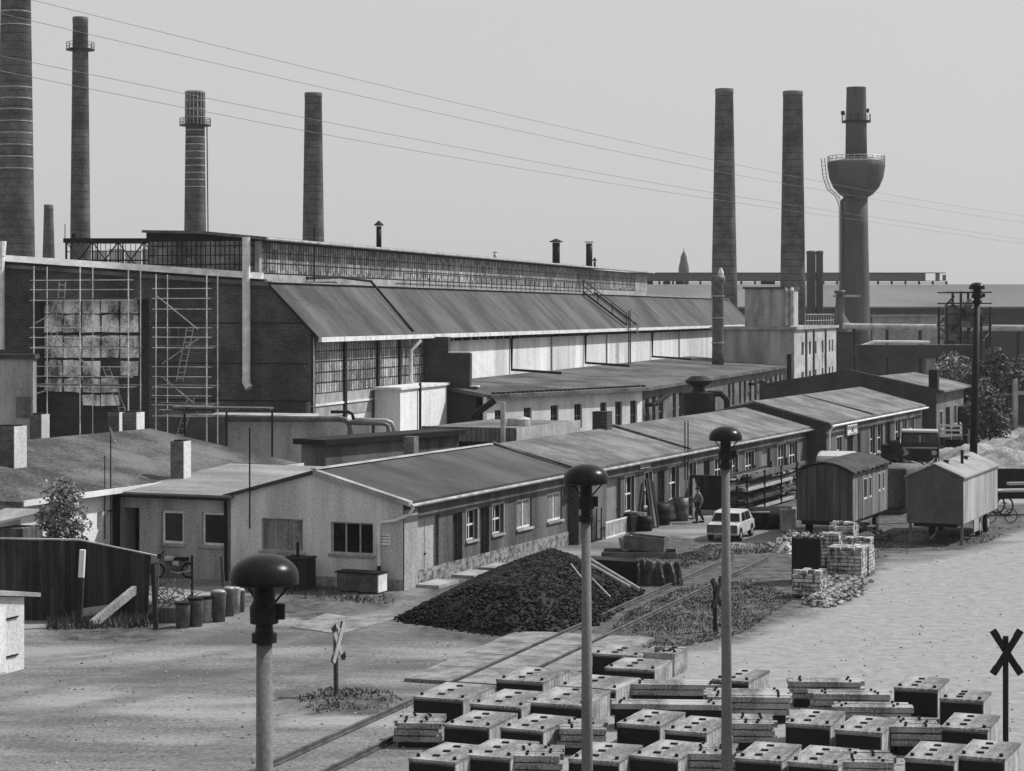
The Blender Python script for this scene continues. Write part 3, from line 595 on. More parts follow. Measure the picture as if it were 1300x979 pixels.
vent(755, 329, 336, .12, 'very small stub pipe beside the flat-rimmed pipe on hall roof')
pole('lightning_rod', 'thin dark rod standing before the clerestory glazing near its front', 'rod', tuple(H0+D2*8+E2*2.9+Vector((0, 0, 12.4))), 3.4, .05)
# truss frame behind the clerestory on the left
TX = thing('steel_truss', 'open steel lattice frame on the hall roof left of the clerestory', 'steel frame', (U(150, 140), 140, 12.7))
m_ = MB(); W_ = 3.6
m_.bx(-W_, W_, -.1, .1, 2.35, 2.65); m_.bx(-W_, W_, 1.6, 1.8, 2.35, 2.6); m_.bx(-W_, W_, -.08, .08, 0, .15)
for x in (-3.4, -1.7, 0, 1.7, 3.4): m_.tube([(x, 0, 0), (x, 0, 2.5)], .06, 5); m_.tube([(x, 1.7, 0), (x, 1.7, 2.5)], .05, 5)
for x in (-3.4, -1.7, 0, 1.7): m_.tube([(x, 0, .1), (x+1.7, 0, 2.4)], .05, 5); m_.tube([(x+1.7, 0, .1), (x, 0, 2.4)], .04, 5)
m_.tube([(-W_, 0, 1.2), (W_, 0, 1.2)], .05, 5); m_.build('frame', metal_d, TX)
for k in range(5): q = MB(); q.bx(-2.1+k*1.12, -1.05+k*1.12, 1.85, 1.9, .2, 1.9+.1*(k % 2)); q.build('cladding', white_p, TX)
q = MB()
for k in range(22): q.bx(-3.5+k*.33, -3.46+k*.33, .05, .09, .15, 2.35)
for z in (.7, 1.75): q.bx(-3.5, 3.5, .1, .14, z, z+.05)
q.build('lattice', metal_m, TX)
m_ = MB(); m_.box((-2.9, 0, 2.8), (.25, .25, .3)); m_.tube([(-3.5, 0, 2.6), (-3.5, 0, 3.6)], .03, 5); m_.tube([(-2.5, 0, 2.6), (-2.5, 0, 3.3)], .03, 5); m_.build('fitting', metal_d, TX)
# stepped fire wall
fwp = H0+D2*21.2
fw = thing('fire_wall', 'dark stepped brick fire wall jutting out from the white hall side', 'wall', fwp, HR)
m_ = MB(); q = 3.75; m_.prism([(0, -.05, -.5), (0, -q, -.5), (0, -q, 5.4), (0, -3.3, 5.4), (0, -3.3, 7.7), (0, -1.75, 7.7), (0, -1.75, 8.8), (0, -.05, 8.8)], (.5, 0, 0)); m_.build('masonry', brick_d, fw)
m_ = MB(); m_.bx(-.06, .56, -3.36, -1.78, 7.705, 7.8); m_.bx(-.06, .56, -3.85, -3.32, 5.405, 5.5); m_.build('coping', white_pl, fw)
# annex with flat roof
N1, N2, N3 = Vector((-1.7, 142, 0)), Vector((9.6, 157, 0)), Vector((28.4, 222.6, 0))
an = thing('hall_annex', 'long low annex with felt roof and angled white end along the hall', 'building', (0, 0, 0))
def plc(o, d): n = Vector((-d.y, d.x, 0)); return lambda u, dd, z: tuple(o+d*u+n*dd+Vector((0, 0, z)))
dA = (N2-N1).normalized(); dB = (N3-N2).normalized(); LA = (N2-N1).length; LB = (N3-N2).length
def so(u, o, d): k = (u-650)/F; return (k*o.y-o.x)/(d.x-d.y*k)
pA = plc(N1, dA); pB = plc(N2, dB)
oA = [(so(a_, N1, dA), so(b_, N1, dA), z0, z1) for a_, b_, z0, z1 in ((628, 640, 3.0, 3.9), (665, 675, 3.1, 3.95), (699, 709, 2.5, 4.0), (729, 739, 2.3, 4.0), (762, 770.5, 2.1, 4.0), (781, 790, 2.0, 4.0), (800, 809, 1.9, 4.0))]
m_ = MB(); wall(m_, pA, 0, LA, -.5, 4.8, oA, .3); m_.build('wall', white_pl, an)
for o in oA: window(an, pA, *o, cols=2, rows=2, fm=metal_m, fw=.06, sill=False)
us = [(819, 824), (828, 832), (836, 842), (854, 858), (862, 866), (924, 927), (929.5, 932.5), (938, 941), (944, 947), (951, 954), (957.5, 960.5), (965, 968), (971, 974), (977, 980), (983.5, 986.5), (989, 991.5)]
oB = [(so(a_, N2, dB), so(b_, N2, dB), 1.6 if a_ < 900 else 2.0, 4.1) for a_, b_ in us]
m_ = MB(); wall(m_, pB, 0, LB, -.5, 4.8, oB, .3); m_.build('wall', brick_m, an)
for o in oB: window(an, pB, *o, cols=2, rows=2, fm=metal_m, fw=.08, sill=False)
m_ = MB(); fA = N1-dA*.3; h0 = H0+D2*22; h1 = H0+D2*117; ex = Vector((.35, -.3, 0))
top = [N1+ex+Vector((0, 0, 4.95)), N2+Vector((.5, -.2, 4.95)), N3+Vector((.5, 0, 4.95)), h1+Vector((0, 0, 5.65)), h0+Vector((0, 0, 5.62))]
vs_ = [tuple(p) for p in top]+[tuple(p-Vector((0, 0, .25))) for p in top]
m_.add(vs_, [(0, 1, 4), (1, 2, 3, 4), (5, 9, 6), (6, 9, 8, 7), (0, 5, 6, 1), (1, 6, 7, 2), (2, 7, 8, 3), (0, 4, 9, 5)]); ra = m_.build('roof', felt_s, an)
m_ = MB()
for i in range(34):
    p = N1+dA*(.6+i*.55) if i < 33 else N2; m_.box(tuple(p+Vector((.1, 0, 5.03))), (.22, .22, .16), rz=math.atan2(dA.y, dA.x))
tag(m_.build('ridge_tiles', metal_d, ra), None, None, None, 'stuff')
for k, u in enumerate((812, 824, 950, 962)):
    s_ = so(u, N2, dB) if u > 815 else 1; p = N2+dB*s_; m_ = MB(); z = 3.9 if k < 2 else 4.0; n_ = Vector((dB.y, -dB.x, 0))
    m_.tube([p+Vector((0, 0, z-.3)), p+n_*.6+Vector((0, 0, z-.3)), p+n_*1.3+dB*1.5+Vector((0, 0, z+.4))], .13); m_.build('vent_elbow', metal_d, an)
# tall office block
O1 = Vector((29.6, 223, 0)); ob = thing('office_block', 'square rendered block with rows of slit windows and a rooftop plant room', 'building', O1, HR)
bu = [(1017.5, 1020.5), (1023, 1025), (1027, 1029.5), (1034, 1036.5), (1043, 1045.5), (1052, 1054), (1056, 1058)]
def sb(u): return so(u, O1, D2)
wop = [(sb(a_), sb(b_), z0, z1) for a_, b_ in bu for z0, z1 in ((1.8, 4.1), (5.9, 7.3))]
m_ = MB(); wall(m_, side, 0, 35, -.5, 8.7, wop, .3); m_.build('wall', brick_l, ob)
for o in wop: window(ob, side, *o, cols=1, rows=2, fm=metal_d, fw=.1, sill=False, d=.2)
m_ = MB(); m_.bx(-.01, .3, .01, 8.6, -.5, 8.69); m_.bx(34.7, 35, .01, 8.6, -.5, 8.69); m_.bx(.3, 34.6, 8.3, 8.6, -.5, 8.69); m_.build('wall', plaster_b, ob)
m_ = MB(); m_.bx(-.25, 35.3, -.3, 8.9, 8.7, 9.0); m_.build('roof', concrete, ob)
for u in (1023.5, 1033, 1048): m_ = MB(); x = sb(u)-.7; m_.tube([(x, -.12, 8.6), (x, -.12, 0)], .12); m_.build('downpipe', metal_m, ob)
m_ = MB()
for i in range(12): m_.tube([(9+i*2.2, .1, 9), (9+i*2.2, .1, 10.3)], .05, 5)
for z in (9.6, 10.3): m_.tube([(9, .1, z), (33.2, .1, z)], .04, 5)
m_.build('railing', metal_l, ob)
m_ = MB(); m_.bx(1, 7, .6, 5.4, 9, 13.0); pr = m_.build('plant_room', plaster_b, ob)
m_ = MB(); m_.bx(.8, 7.2, .4, 5.6, 13, 13.2); m_.build('roof', felt, pr)
for y in (.35, .9): m_ = MB(); m_.tube([(.7, y, 9.1), (.7, y, 12.8), (.9, y+.1, 13.0)], .22); m_.build('duct', metal_l, pr)
# riveted vent stack
t_ = thing('vent_stack', 'tall riveted steel flue standing at the annex roof before the hall', 'flue', (U(911.5, 214), 214, 4.9))
MB().lathe([(.62, 0), (.6, 2), (.56, 8.4), (.75, 8.8), (.72, 9.2), (.6, 9.3)], 16).build('pipe', metal_m, t_, True)
m_ = MB()
for z in (2.5, 5, 7.2): m_.lathe([(.68, z), (.68, z+.12)], 16)
m_.build('flange', metal_l, t_); MB().lathe([(.28, 9.3), (.3, 9.6), (.1, 10.1)], 12, (.3, 0, 0)).build('cap', white_p, t_)
# ================================================================ chimneys
def chimney(u0b, u1b, vb, u0t, u1t, vt, Y, lab, m=chim, hoops=(), plat=None, zb=0):
    cx = (u0b+u1b)/2; rb = (u1b-u0b)/2/F*Y; rt = (u1t-u0t)/2/F*Y; zt = Z(vt, Y); zv = Z(vb, Y); sl_ = (rb-rt)/(zt-zv)
    t_ = thing('chimney_stack', lab, 'chimney', (U(cx, Y), Y, 0)); r_at = lambda z: rt+sl_*(zt-z)
    lean = (u0t+u1t)/2-cx
    MB().lathe([(r_at(0), 0), (r_at(zt*.5), zt*.5), (r_at(zt-.8), zt-.8), (rt*1.04, zt-.75), (rt*1.04, zt)], 32).build('shaft', m, t_, True)
    MB().lathe([(rt*.8, zt-.01), (rt*.8, zt+.02)], 24).build('mouth', metal_d, t_)
    for v in hoops:
        z = Z(v, Y); MB().lathe([(r_at(z)+.03, z), (r_at(z)+.03, z+.13)], 32).build('hoop', metal_l, t_)
    if plat:
        z = Z(plat, Y); p = MB().lathe([(r_at(z)+.9, z), (r_at(z)+.9, z+.15)], 24).build('platform', metal_d, t_)
        m_ = MB()
        for k in range(14):
            a_ = k*2*math.pi/14; rr_ = r_at(z)+.85; m_.tube([(rr_*math.cos(a_), rr_*math.sin(a_), z), (rr_*math.cos(a_), rr_*math.sin(a_), z+1.1)], .04, 4)
        for zz_ in (.55, 1.1): m_.tube([((r_at(z)+.85)*math.cos(k*.4488), (r_at(z)+.85)*math.sin(k*.4488), z+zz_) for k in range(15)], .035, 4)
        m_.build('railing', metal_d, p)
    return t_
chimney(-4, 44, 330, 3, 40, -20, 290, 'thickest brick chimney cut off by the left frame edge, with pale steel hoops', hoops=(16, 33, 112, 126, 140, 155, 170, 185, 200, 215))
c2_ = chimney(89, 115, 332, 92.5, 111.5, 22, 300, 'tall slim chimney with a railed platform near its top, beside the thickest one', plat=64)
c3_ = chimney(234, 261.5, 292, 236.5, 259.5, 116, 310, 'chimney with a caged perforated top and ladder behind the clerestory', hoops=(166, 175, 184, 193, 202, 211, 220, 229, 238), plat=160)
chimney(384, 411.5, 306, 386.5, 408, 118, 320, 'plain dark chimney standing alone behind the middle of hall')
chimney(54, 69.5, 332, 56, 67.5, 260, 330, 'smallest square-topped chimney between the two big left ones')
c5_ = chimney(903, 936, 376, 906.5, 929, 113, 330, 'left one of the three tall chimneys at the right, over the hall end'); chimney(990.5, 1022.5, 370, 993, 1017.5, 116, 330, 'middle one of the three tall chimneys, rising behind plant room')
r_t = 11.8/F*310; z_t = Z(160, 310)
m_ = MB()
for k in range(16):
    a_ = k*math.pi/8; m_.tube([((r_t+.1)*math.cos(a_), (r_t+.1)*math.sin(a_), z_t), ((r_t+.05)*math.cos(a_), (r_t+.05)*math.sin(a_), z_t+5)], .07, 4)
for k in range(5): m_.lathe([(r_t+.16, z_t+k*1.2), (r_t+.16, z_t+.12+k*1.2)], 24)
m_.build('cage', metal_l, c3_)
m_ = MB(); lx = 1.72
for dy in (-.25, .25): m_.tube([(lx+.3, dy, 8), (lx, dy, z_t)], .05, 4)
for k in range(70): m_.tube([(lx+.3-k*.3/70, -.25, 9+k*.4), (lx+.3-k*.3/70, .25, 9+k*.4)], .03, 4)
m_.build('ladder', metal_d, c3_)
# two thick steel flues
for u0, u1, lab in ((1024, 1035.5, 'left of the twin round dark flues behind the plant room'), (1036, 1045, 'right of the twin round dark flues behind the plant room')):
    Y = 265; r_ = (u1-u0)/2/F*Y; t_ = thing('twin_flue', lab, 'flue', (U((u0+u1)/2, Y), Y, 0)); zt = Z(319, Y)
    MB().lathe([(r_, 0), (r_, zt-.4), (r_*1.1, zt-.3), (r_*1.1, zt)], 20).build('pipe', chim_s, t_, True); MB().lathe([(r_*.8, zt), (r_*.8, zt+.05)], 16).build('mouth', metal_d, t_)
# chimney carrying a bowl-shaped water tank
Y = 330; px = Y/F; t_ = thing('water_tower_chimney', 'chimney carrying a wide bowl-shaped water tank with railing and ladder', 'water tower', (U(1087, Y), Y, 0))
zz = lambda v: Z(v, Y)
MB().lathe([(20*px, 0), (17.5*px, zz(408)), (15*px, zz(290)), (14.5*px, zz(251))], 32).build('shaft', chim_s, t_, True)
MB().lathe([(14.5*px, zz(251)), (21*px, zz(247)), (29*px, zz(238)), (34*px, zz(226)), (36.3*px, zz(212)), (36.3*px, zz(206)), (34*px, zz(205)), (16*px, zz(202))], 40).build('tank', chim_s, t_, True)
MB().lathe([(13.8*px, zz(205)), (13.2*px, zz(160)), (12.3*px, zz(113)), (12.7*px, zz(112)), (12.5*px, zz(111))], 28).build('upper_shaft', chim_s, t_, True)
m_ = MB(); R_ = 36*px
for k in range(28): a_ = k*math.pi/14; m_.tube([(R_*math.cos(a_), R_*math.sin(a_), zz(206)), (R_*math.cos(a_), R_*math.sin(a_), zz(198.5))], .05, 4)
for v in (198.5, 202): m_.tube([(R_*math.cos(k*math.pi/14), R_*math.sin(k*math.pi/14), zz(v)) for k in range(29)], .05, 4)
m_.build('railing', metal_l, t_)
m_ = MB(); m_.lathe([(18.5*px, zz(155.5)), (18.5*px, zz(153.5))], 24)
for k in range(12): a_ = k*math.pi/6; m_.tube([(18*px*math.cos(a_), 18*px*math.sin(a_), zz(154)), (18*px*math.cos(a_), 18*px*math.sin(a_), zz(145))], .05, 4)
m_.lathe([(.3, 0), (.3, .6)], 8, (-17*px, 0, zz(146))); m_.lathe([(.3, 0), (.3, .6)], 8, (14*px, 0, zz(143))); m_.build('platform', metal_d, t_)
m_ = MB(); pth = [(-17.5, 398), (-17.5, 262), (-22, 250), (-33, 240), (-38, 225), (-40.5, 201)]
for dy in (0, 4.5): m_.tube([((x-dy)*px, -.3, zz(v)) for x, v in pth], .06, 4)
for k in range(len(pth)-1):
    for j in range(30 if k == 0 else 5):
        f_ = j/(30 if k == 0 else 5); x = pth[k][0]+(pth[k+1][0]-pth[k][0])*f_; v = pth[k][1]+(pth[k+1][1]-pth[k][1])*f_; m_.tube([(x*px, -.3, zz(v)), ((x-4.5)*px, -.3, zz(v))], .035, 4)
m_.build('ladder', metal_m, t_)
m_ = MB(); m_.tube([(-17*px, .6, zz(400)), (-17*px, .6, zz(256)), (-12*px, .6, zz(250))], .35, 8); m_.build('riser_pipe', metal_m, t_)
# funnel vessel by the tower
t_ = thing('dust_separator', 'grey bulbous vessel with top pipe at the foot of the tank chimney', 'vessel', (U(1066, 268), 268, 6.0))
MB().lathe([(.3, -2), (.5, 0), (1.5, 1.2), (1.5, 2.8), (.6, 4.3), (.45, 6.8), (.7, 7), (.7, 7.3)], 18).build('body', metal_m, t_, True)
m_ = MB(); m_.box((.9, 0, 6.6), (3.4, .3, .3)); m_.build('arm', metal_l, t_)
# ================================================================ right background
fh = thing('distant_hall', 'very wide distant factory shed with pale roof and broken lantern on the horizon', 'factory hall', (0, 380, 0))
X0, X1 = U(700, 380), U(1420, 380)
m_ = MB(); m_.bx(X0, X1, 0, 1, -.5, 11.7); m_.build('wall', far_d, fh)
m_ = MB(); m_.prism([(X0, -.5, 11.6), (X0, 22, 15.9), (X0, 22, 15.5), (X0, -.5, 11.3)], (X1-X0, 0, 0)); m_.build('roof', far_g, fh)
Ln = U(1206, 400)
m_ = MB(); m_.prism([(X0, 24, Z(346.5, 404)), (X0, 24.4, Z(346.5, 404)), (X0, 24.4, Z(357, 404)), (X0, 24, Z(357, 404))], (U(1175, 404)-X0, 0, 0)); m_.bx(X0, Ln, 23.8, 24.6, Z(347, 404), Z(346, 404)); m_.bx(U(1188, 404), U(1193, 404), 24, 24.4, Z(357, 404), Z(347, 404)); m_.bx(U(1197, 404), U(1201, 404), 24, 24.4, Z(356, 404), Z(349, 404)); m_.bx(X0, Ln, 23.9, 24.5, Z(357.2, 404), Z(356.4, 404)); m_.build('lantern', far_g, fh)
m_ = MB()
for i in range(30): x = X0+i*(Ln-X0)/29; m_.bx(x, x+.35, 24, 24.3, 15.6, Z(357, 404))
for x_ in (820, 842, 858, 966, 975): m_.bx(U(x_, 404), U(x_+9, 404), 24, 24.4, 15.6, Z(356, 404))
m_.bx(X0, Ln, 24, 24.2, 16.1, 16.25); m_.build('lantern_posts', metal_d, fh)
ct = thing('church_tower', 'faint domed tower tip rising above the distant shed', 'tower', (U(868, 800), 800, 0)); k_ = 800/F
MB().lathe([(6.5*k_, 0), (6.5*k_, Z(346, 800)), (6.8*k_, Z(342, 800)), (5.6*k_, Z(335, 800)), (4.2*k_, Z(330, 800)), (4.3*k_, Z(327, 800)), (2.6*k_, Z(323, 800)), (.6*k_, Z(319, 800)), (.2*k_, Z(314, 800))], 16).build('dome', chim_s, ct, True)
def block(name, lab, cat, u0, u1, v0, Y, m, depth=8, zb=0, **kw):
    t_ = thing(name, lab, cat, (U((u0+u1)/2, Y), Y, 0)); hw = (u1-u0)/2/F*Y; zt = Z(v0, Y)
    mm = MB(); mm.bx(-hw, hw, 0, depth, zb-.3 if zb == 0 else zb, zt); mm.build('wall', m, t_); mm = MB(); mm.bx(-hw-.2, hw+.2, -.2, depth+.2, zt, zt+.25); mm.build('roof', kw.get('rm', far_d), t_); return t_
block('boiler_house', 'dark soot-black building under the pale horizontal pipe', 'building', 1060, 1240, 441, 264, brick_d, 10)
block('machine_house', 'low grey box building above the pale pipe, right of tank chimney', 'building', 1124, 1198, 402, 280, concrete, 10, rm=concrete)
block('pump_house', 'small dark cabin just right of the office block below the pipe', 'building', 1066, 1092, 424, 262, brick_d, 1.6)
pb = thing('pipe_bridge', 'thick pale insulated pipe running level across the right background', 'pipe', (0, 246, 0))
m_ = MB(); m_.tube([(U(1070, 246), 0, Z(414, 246)), (U(1120, 246), 0, Z(415, 246)), (U(1340, 246), -2, Z(417, 244))], .36, 12); m_.build('pipe', metal_l, pb)
for u in (1084, 1126, 1168, 1210, 1252, 1292): m_ = MB(); m_.bx(U(u, 246)-.15, U(u, 246)+.15, -.2, .2, 0, Z(417, 246)); m_.build('post', metal_d, pb)
m_ = MB(); m_.tube([(U(1095, 243), -3, Z(439, 243)), (U(1110, 243), -3, Z(434, 243)), (U(1180, 243), -3, Z(434.5, 243))], .17, 8); m_.build('lower_pipe', white_p, pb)
# dark gantry viaduct behind the end block
gv = thing('gantry_bridge', 'dark plated crane bridge standing across the yard behind the end block', 'bridge', (0, 205, 0))
m_ = MB(); m_.bx(U(1090, 205), U(1240, 205), 0, 2.5, Z(454, 205), Z(438, 205)); m_.build('girder', brick_d, gv)
for u0, u1, mm in ((1177, 1189, plaster), (1192, 1200, brick_d), (1100, 1108, brick_d), (1228, 1236, brick_d)):
    m_ = MB(); m_.bx(U(u0, 205), U(u1, 205), .2, 1.6, -.2, Z(454, 205)-.01); m_.build('pier', mm, gv)
# steel tower
tw = thing('steel_tower', 'cluttered steel lattice tower with platforms behind the tall black lamp', 'steel frame', (U(1232, 215), 215, 0)); q_ = 215/F
m_ = MB(); rr = random.Random(5)
for x in (-30, -12, 8, 25):
    for y in (0, 4): m_.tube([(x*q_, y, 0), (x*q_, y, Z(390 if abs(x) > 12 else 370, 215))], .14, 5)
for v in (372, 386, 400, 414, 430): m_.bx(-32*q_, 27*q_, -.1, .1, Z(v, 215), Z(v-1.6, 215)); m_.bx(-32*q_, 27*q_, 3.9, 4.1, Z(v, 215), Z(v-1.6, 215))
for k in range(26): x = rr.uniform(-30, 20); v = rr.uniform(385, 440); m_.tube([(x*q_, rr.uniform(0, 4), Z(v, 215)), ((x+rr.uniform(-12, 12))*q_, rr.uniform(0, 4), Z(v-rr.uniform(5, 14), 215))], .09, 4)
m_.build('lattice', metal_d, tw)
m_ = MB(); m_.lathe([(.7, 0), (.8, 1), (.8, 2), (.3, 2.6)], 14, (6*q_, 2, Z(412, 215))); m_.lathe([(.8, 0), (.8, 3)], 12, (-18*q_, 2, Z(425, 215))); m_.build('vessel', metal_m, tw)
m_ = MB()
for k in range(3): m_.bx((-28+k*16)*q_, (-18+k*16)*q_, -.3, 3.9, Z(432-k*16, 215), Z(424-k*16, 215))
m_.build('cladding', metal_m, tw)
block('brick_shed', 'brown shed with pale gate pillar at the far right edge', 'building', 1262, 1330, 505, 175, brick_d, 8); 
t_ = block('boiler_annex', 'dark flat building at the right frame edge below the pipe', 'building', 1270, 1340, 466, 200, brick_d, 8)
m_ = MB(); m_.bx(U(1287.5, 172), U(1292.5, 172), 172, 172.6, 0, Z(482, 172)); tag(m_.build('gate_pillar', concrete), 'slim pale pillar standing before the shed at the right edge', 'pillar')
block('shelter', 'low dark open shelter under the trees behind the end block', 'shelter', 1217, 1247, 520, 168, metal_d, 5)
# yard things between hall and row
pf = thing('loading_canopy', 'flat canopy with ribbed sheet fascia behind the nearest workshop roof', 'canopy', (.2, 115, 0), RZ)
m_ = MB(); m_.bx(-.05, .0, .02, 5.6, 3.42, 4.2); m_.build('front_fascia', corr_shade, pf); m_ = MB(); m_.bx(.01, 9.6, -.05, 0, 3.42, 4.2); m_.build('side_fascia', corr_lit, pf)
m_ = MB(); m_.bx(.01, 9.6, .01, 5.6, 4.0, 4.14); m_.build('deck', felt_l, pf); m_ = MB(); m_.bx(.5, 9.2, .5, 5, -.2, 3.9); m_.build('wall', metal_d, pf)
pole('vent_pipe', 'pale stubby pipe at the corner of the ribbed canopy', 'pipe', (U(638.5, 113), 113, 2.8), 2.9, .13, metal_l)
t_ = thing('water_drum', 'low pale round drum on the canopy roof before the annex window', 'drum', (U(659, 119), 119, 4.0)); MB().lathe([(.62, 0), (.66, .05), (.66, .5), (.6, .55), (.2, .66)], 18).build('shell', metal_l, t_)
t_ = thing('chute', 'dark slanting chute beside the stepped fire wall', 'chute', (U(624, 125), 125, 0)); m_ = MB(); m_.tube([(-1.2, 0, 4.3), (0.2, 0, 5.3)], .2, 8); m_.build('tube', metal_d, t_); m_ = MB(); m_.bx(-.9, -.75, -.1, .1, 0, 4.4); m_.build('stand', metal_d, t_)
sb_ = thing('flat_roof_shed', 'dark flat-roofed store behind the ridge of the nearest workshop', 'shed', (U(413, 101), 101, 0), math.atan2(.812, .583))
m_ = MB(); m_.bx(0, 10.5, -.0, 1.5, -.2, 4.15); m_.build('wall', side_wall, sb_); m_ = MB(); m_.bx(-.4, 10.7, -.3, 1.7, 4.15, 4.42); m_.build('roof', metal_d, sb_)
lw = thing('yard_wall', 'pale stained lean-to wall below the dark hall gable', 'wall', (0, 0, 0))
m_ = MB(); a_, b_ = Vector((U(285, 122), 122.5, 0)), Vector((U(470, 122), 121.8, 0)); m_.prism([a_, b_, b_+Vector((0, 0, 4.3)), a_+Vector((0, 0, 4.45))], (0, .4, 0)); m_.build('masonry', plaster, lw)
m_ = MB(); m_.prism([a_+Vector((-3.5, -.8, 4.55)), b_+Vector((-3, -.3, 4.4)), b_+Vector((-3, 1, 4.5)), a_+Vector((-3.5, 1, 4.6))], (0, 0, .12)); m_.build('coping', plaster_b, lw)
ws = thing('switch_house', 'bright white windowless block against the glazed hall side', 'building', H0+D2*10.6, HR)
m_ = MB(); m_.bx(0, 9.8, -1.9, -.2, -.3, 5.55); m_.build('wall', white_pl, ws); m_ = MB(); m_.bx(-.2, 10, -2.05, -.15, 5.56, 5.72); m_.build('roof', white_p, ws); m_ = MB(); m_.tube([(3.6, -2.05, 5.9), (3.6, -2.05, 0)], .09); m_.build('pipe', metal_d, ws)
def ypipe(lab, pts, r, m=metal_m): o = MB().tube([P(*q) for q in pts], r, 10).build('yard_pipe', m, None, True); tag(o, lab, 'pipe'); return o
ypipe('thick grey pipe running along the dark gable and bending down left', [(285, 532, 118), (430, 532, 118), (438, 533, 118), (443, 537, 118), (445, 543, 118), (445, 580, 118)], .17)
ypipe('thinner pipe bending down in front of the white block', [(443, 537, 117.5), (487, 538, 117.5), (492, 540, 117.5), (493, 546, 117.5), (493, 575, 117.5)], .12)
ypipe('outer pipe of the pair curving down beside white block', [(450, 533, 117.8), (490, 534, 117.8), (497, 537, 117.8), (500, 544, 117.8), (500, 575, 117.8)], .12, metal_l)
ypipe('short dark pipe stub curving above the thick grey pipe', [(420, 523, 117), (442, 523, 117), (447, 525, 117), (449, 533, 117)], .09, metal_d)
cy = thing('dust_cyclone', 'squat black cyclone with flared cap and looping duct behind the row', 'dust collector', (U(887, 146), 146, 0))
MB().lathe([(.5, 2.5), (1.0, 3.3), (1.15, 3.5), (1.15, 4.95), (.45, 5.1), (.4, 5.35), (.9, 5.65), (.95, 5.8), (.5, 6.1)], 20).build('body', metal_d, cy)
m_ = MB(); m_.tube([(.6, -.3, 4.9), (1.5, -.3, 4.9), (1.9, -.3, 4.5), (1.95, -.3, 2.5)], .22, 8); m_.build('duct', metal_d, cy)
for x in (-.8, .8):
    m_ = MB(); m_.bx(x-.08, x+.08, -.08, .08, -.1, 3.6); m_.build('leg', metal_d, cy)
bk = thing('boiler_stack', 'small black block carrying a straight black stovepipe in front of the office block', 'chimney', (U(1002, 178), 178, 0))
m_ = MB(); m_.bx(-.65, .65, -.5, .8, -.2, 4.85); m_.build('block', metal_d, bk); MB().lathe([(.2, 4.8), (.2, 7.0)], 10).build('pipe', metal_d, bk)
gs = thing('retaining_block', 'grey rendered blockhouse at the left edge beneath the long white pipe', 'building', (U(-8, 112), 112, 0))
m_ = MB(); m_.bx(-1.5, U(42, 112)-U(-8, 112), 0, .8, -.3, 8.0); m_.build('wall', plaster_b, gs); m_ = MB(); m_.bx(-1.6, 2.2, -.15, .95, 8.0, 8.25); m_.build('roof', brick_d, gs)
m_ = MB(); m_.bx(1.2, 1.95, -.05, .0, 4.9, 6.0); m_.build('window', metal_m, gs)
# ================================================================ scaffolding
def scaffold(us, Y, lab, lv, top, dk):
    t_ = thing('scaffold', lab, 'scaffolding', (U(us[0], Y), Y, 0), HR-R(90))
    X_ = [(U(u, Y)-U(us[0], Y))*1.01 for u in us]
    for x in X_:
        for y in (0, 1.5): m_ = MB(); m_.tube([(x, y, 0), (x, y, Z(top, Y))], .034 if y == 0 else .026, 6); m_.build('upright', tube_m, t_)
    for v in lv:
        m_ = MB(); z = Z(v, Y); m_.tube([(X_[0]-.2, -.06, z), (X_[-1]+.3, -.06, z)], .025, 6); m_.build('ledger', tube_m, t_)
    for v in dk:
        z = Z(v, Y); m_ = MB()
        for y in (.15, .5, .85): m_.bx(X_[0]-.1, X_[-1]+.3, y, y+.28, z, z+.05)
        m_.build('deck', wood_m, t_)
        for x in X_: m_ = MB(); m_.tube([(x, -.1, z-.06), (x, 1.1, z-.06)], .04, 5); m_.build('transom', metal_l, t_)
    return t_, X_
t1, X_ = scaffold((43, 107, 173), 117, 'left scaffold with three rows of uprights before the pale wall panels', (356, 368, 381.5, 416, 428.5, 441.5, 465, 477.5, 490.5), 338, (380, 441, 489))
for (xa, va, xb, vb) in ((1.5, 430, 3.1, 460), (0.2, 500, 3.0, 478), (.1, 411, .9, 402)): m_ = MB(); m_.tube([(xa, -.1, Z(va, 117)), (xb, -.1, Z(vb, 117))], .04, 5); m_.build('brace', metal_l, t1)
def ladder(par, xa, va, xb, vb, Y, w_=.38):
    m_ = MB(); za, zb_ = Z(va, Y), Z(vb, Y)
    for d in (0, w_): m_.tube([(xa+d, .3, za), (xb+d, .3, zb_)], .03, 5)
    n = int(abs(zb_-za)/.3)
    for i in range(n): f_ = (i+.5)/n; x = xa+(xb-xa)*f_; z = za+(zb_-za)*f_; m_.tube([(x, .3, z), (x+w_, .3, z)], .02, 4)
    m_.build('ladder', metal_l, par)
ladder(t1, 1.4, 358, 1.2, 405, 117); ladder(t1, 1.1, 405, .7, 440, 117); ladder(t1, 4.0, 465, 5.0, 520, 117)
t2, X_ = scaffold((198, 267), 119, 'right scaffold of two tall bays against the dark gable brickwork', (366.5, 379, 392.5, 416, 428, 441.5, 465.5, 478, 491.5, 502, 514, 528), 348, (440, 490, 513))
for (xa, va, xb, vb) in ((0, 374, 2.6, 418), (0.4, 478, 2.4, 512), (2.6, 430, .4, 462)): m_ = MB(); m_.tube([(xa, -.1, Z(va, 119)), (xb, -.1, Z(vb, 119))], .04, 5); m_.build('brace', metal_l, t2)
ladder(t2, 1.75, 416, 1.1, 484, 119, .4); ladder(t2, 1.8, 505, 1.1, 555, 119, .4)
m_ = MB()
for x in (.4, .95, 1.4): m_.tube([(x, .9, Z(440, 119)), (x, .9, Z(416, 119))], .03, 4)
m_.build('guard_bars', metal_m, t2)
ds = thing('debris_canopy', 'slightly sagging plank canopy projecting at the foot of the right scaffold', 'canopy', (U(235, 118), 116.5, 0))
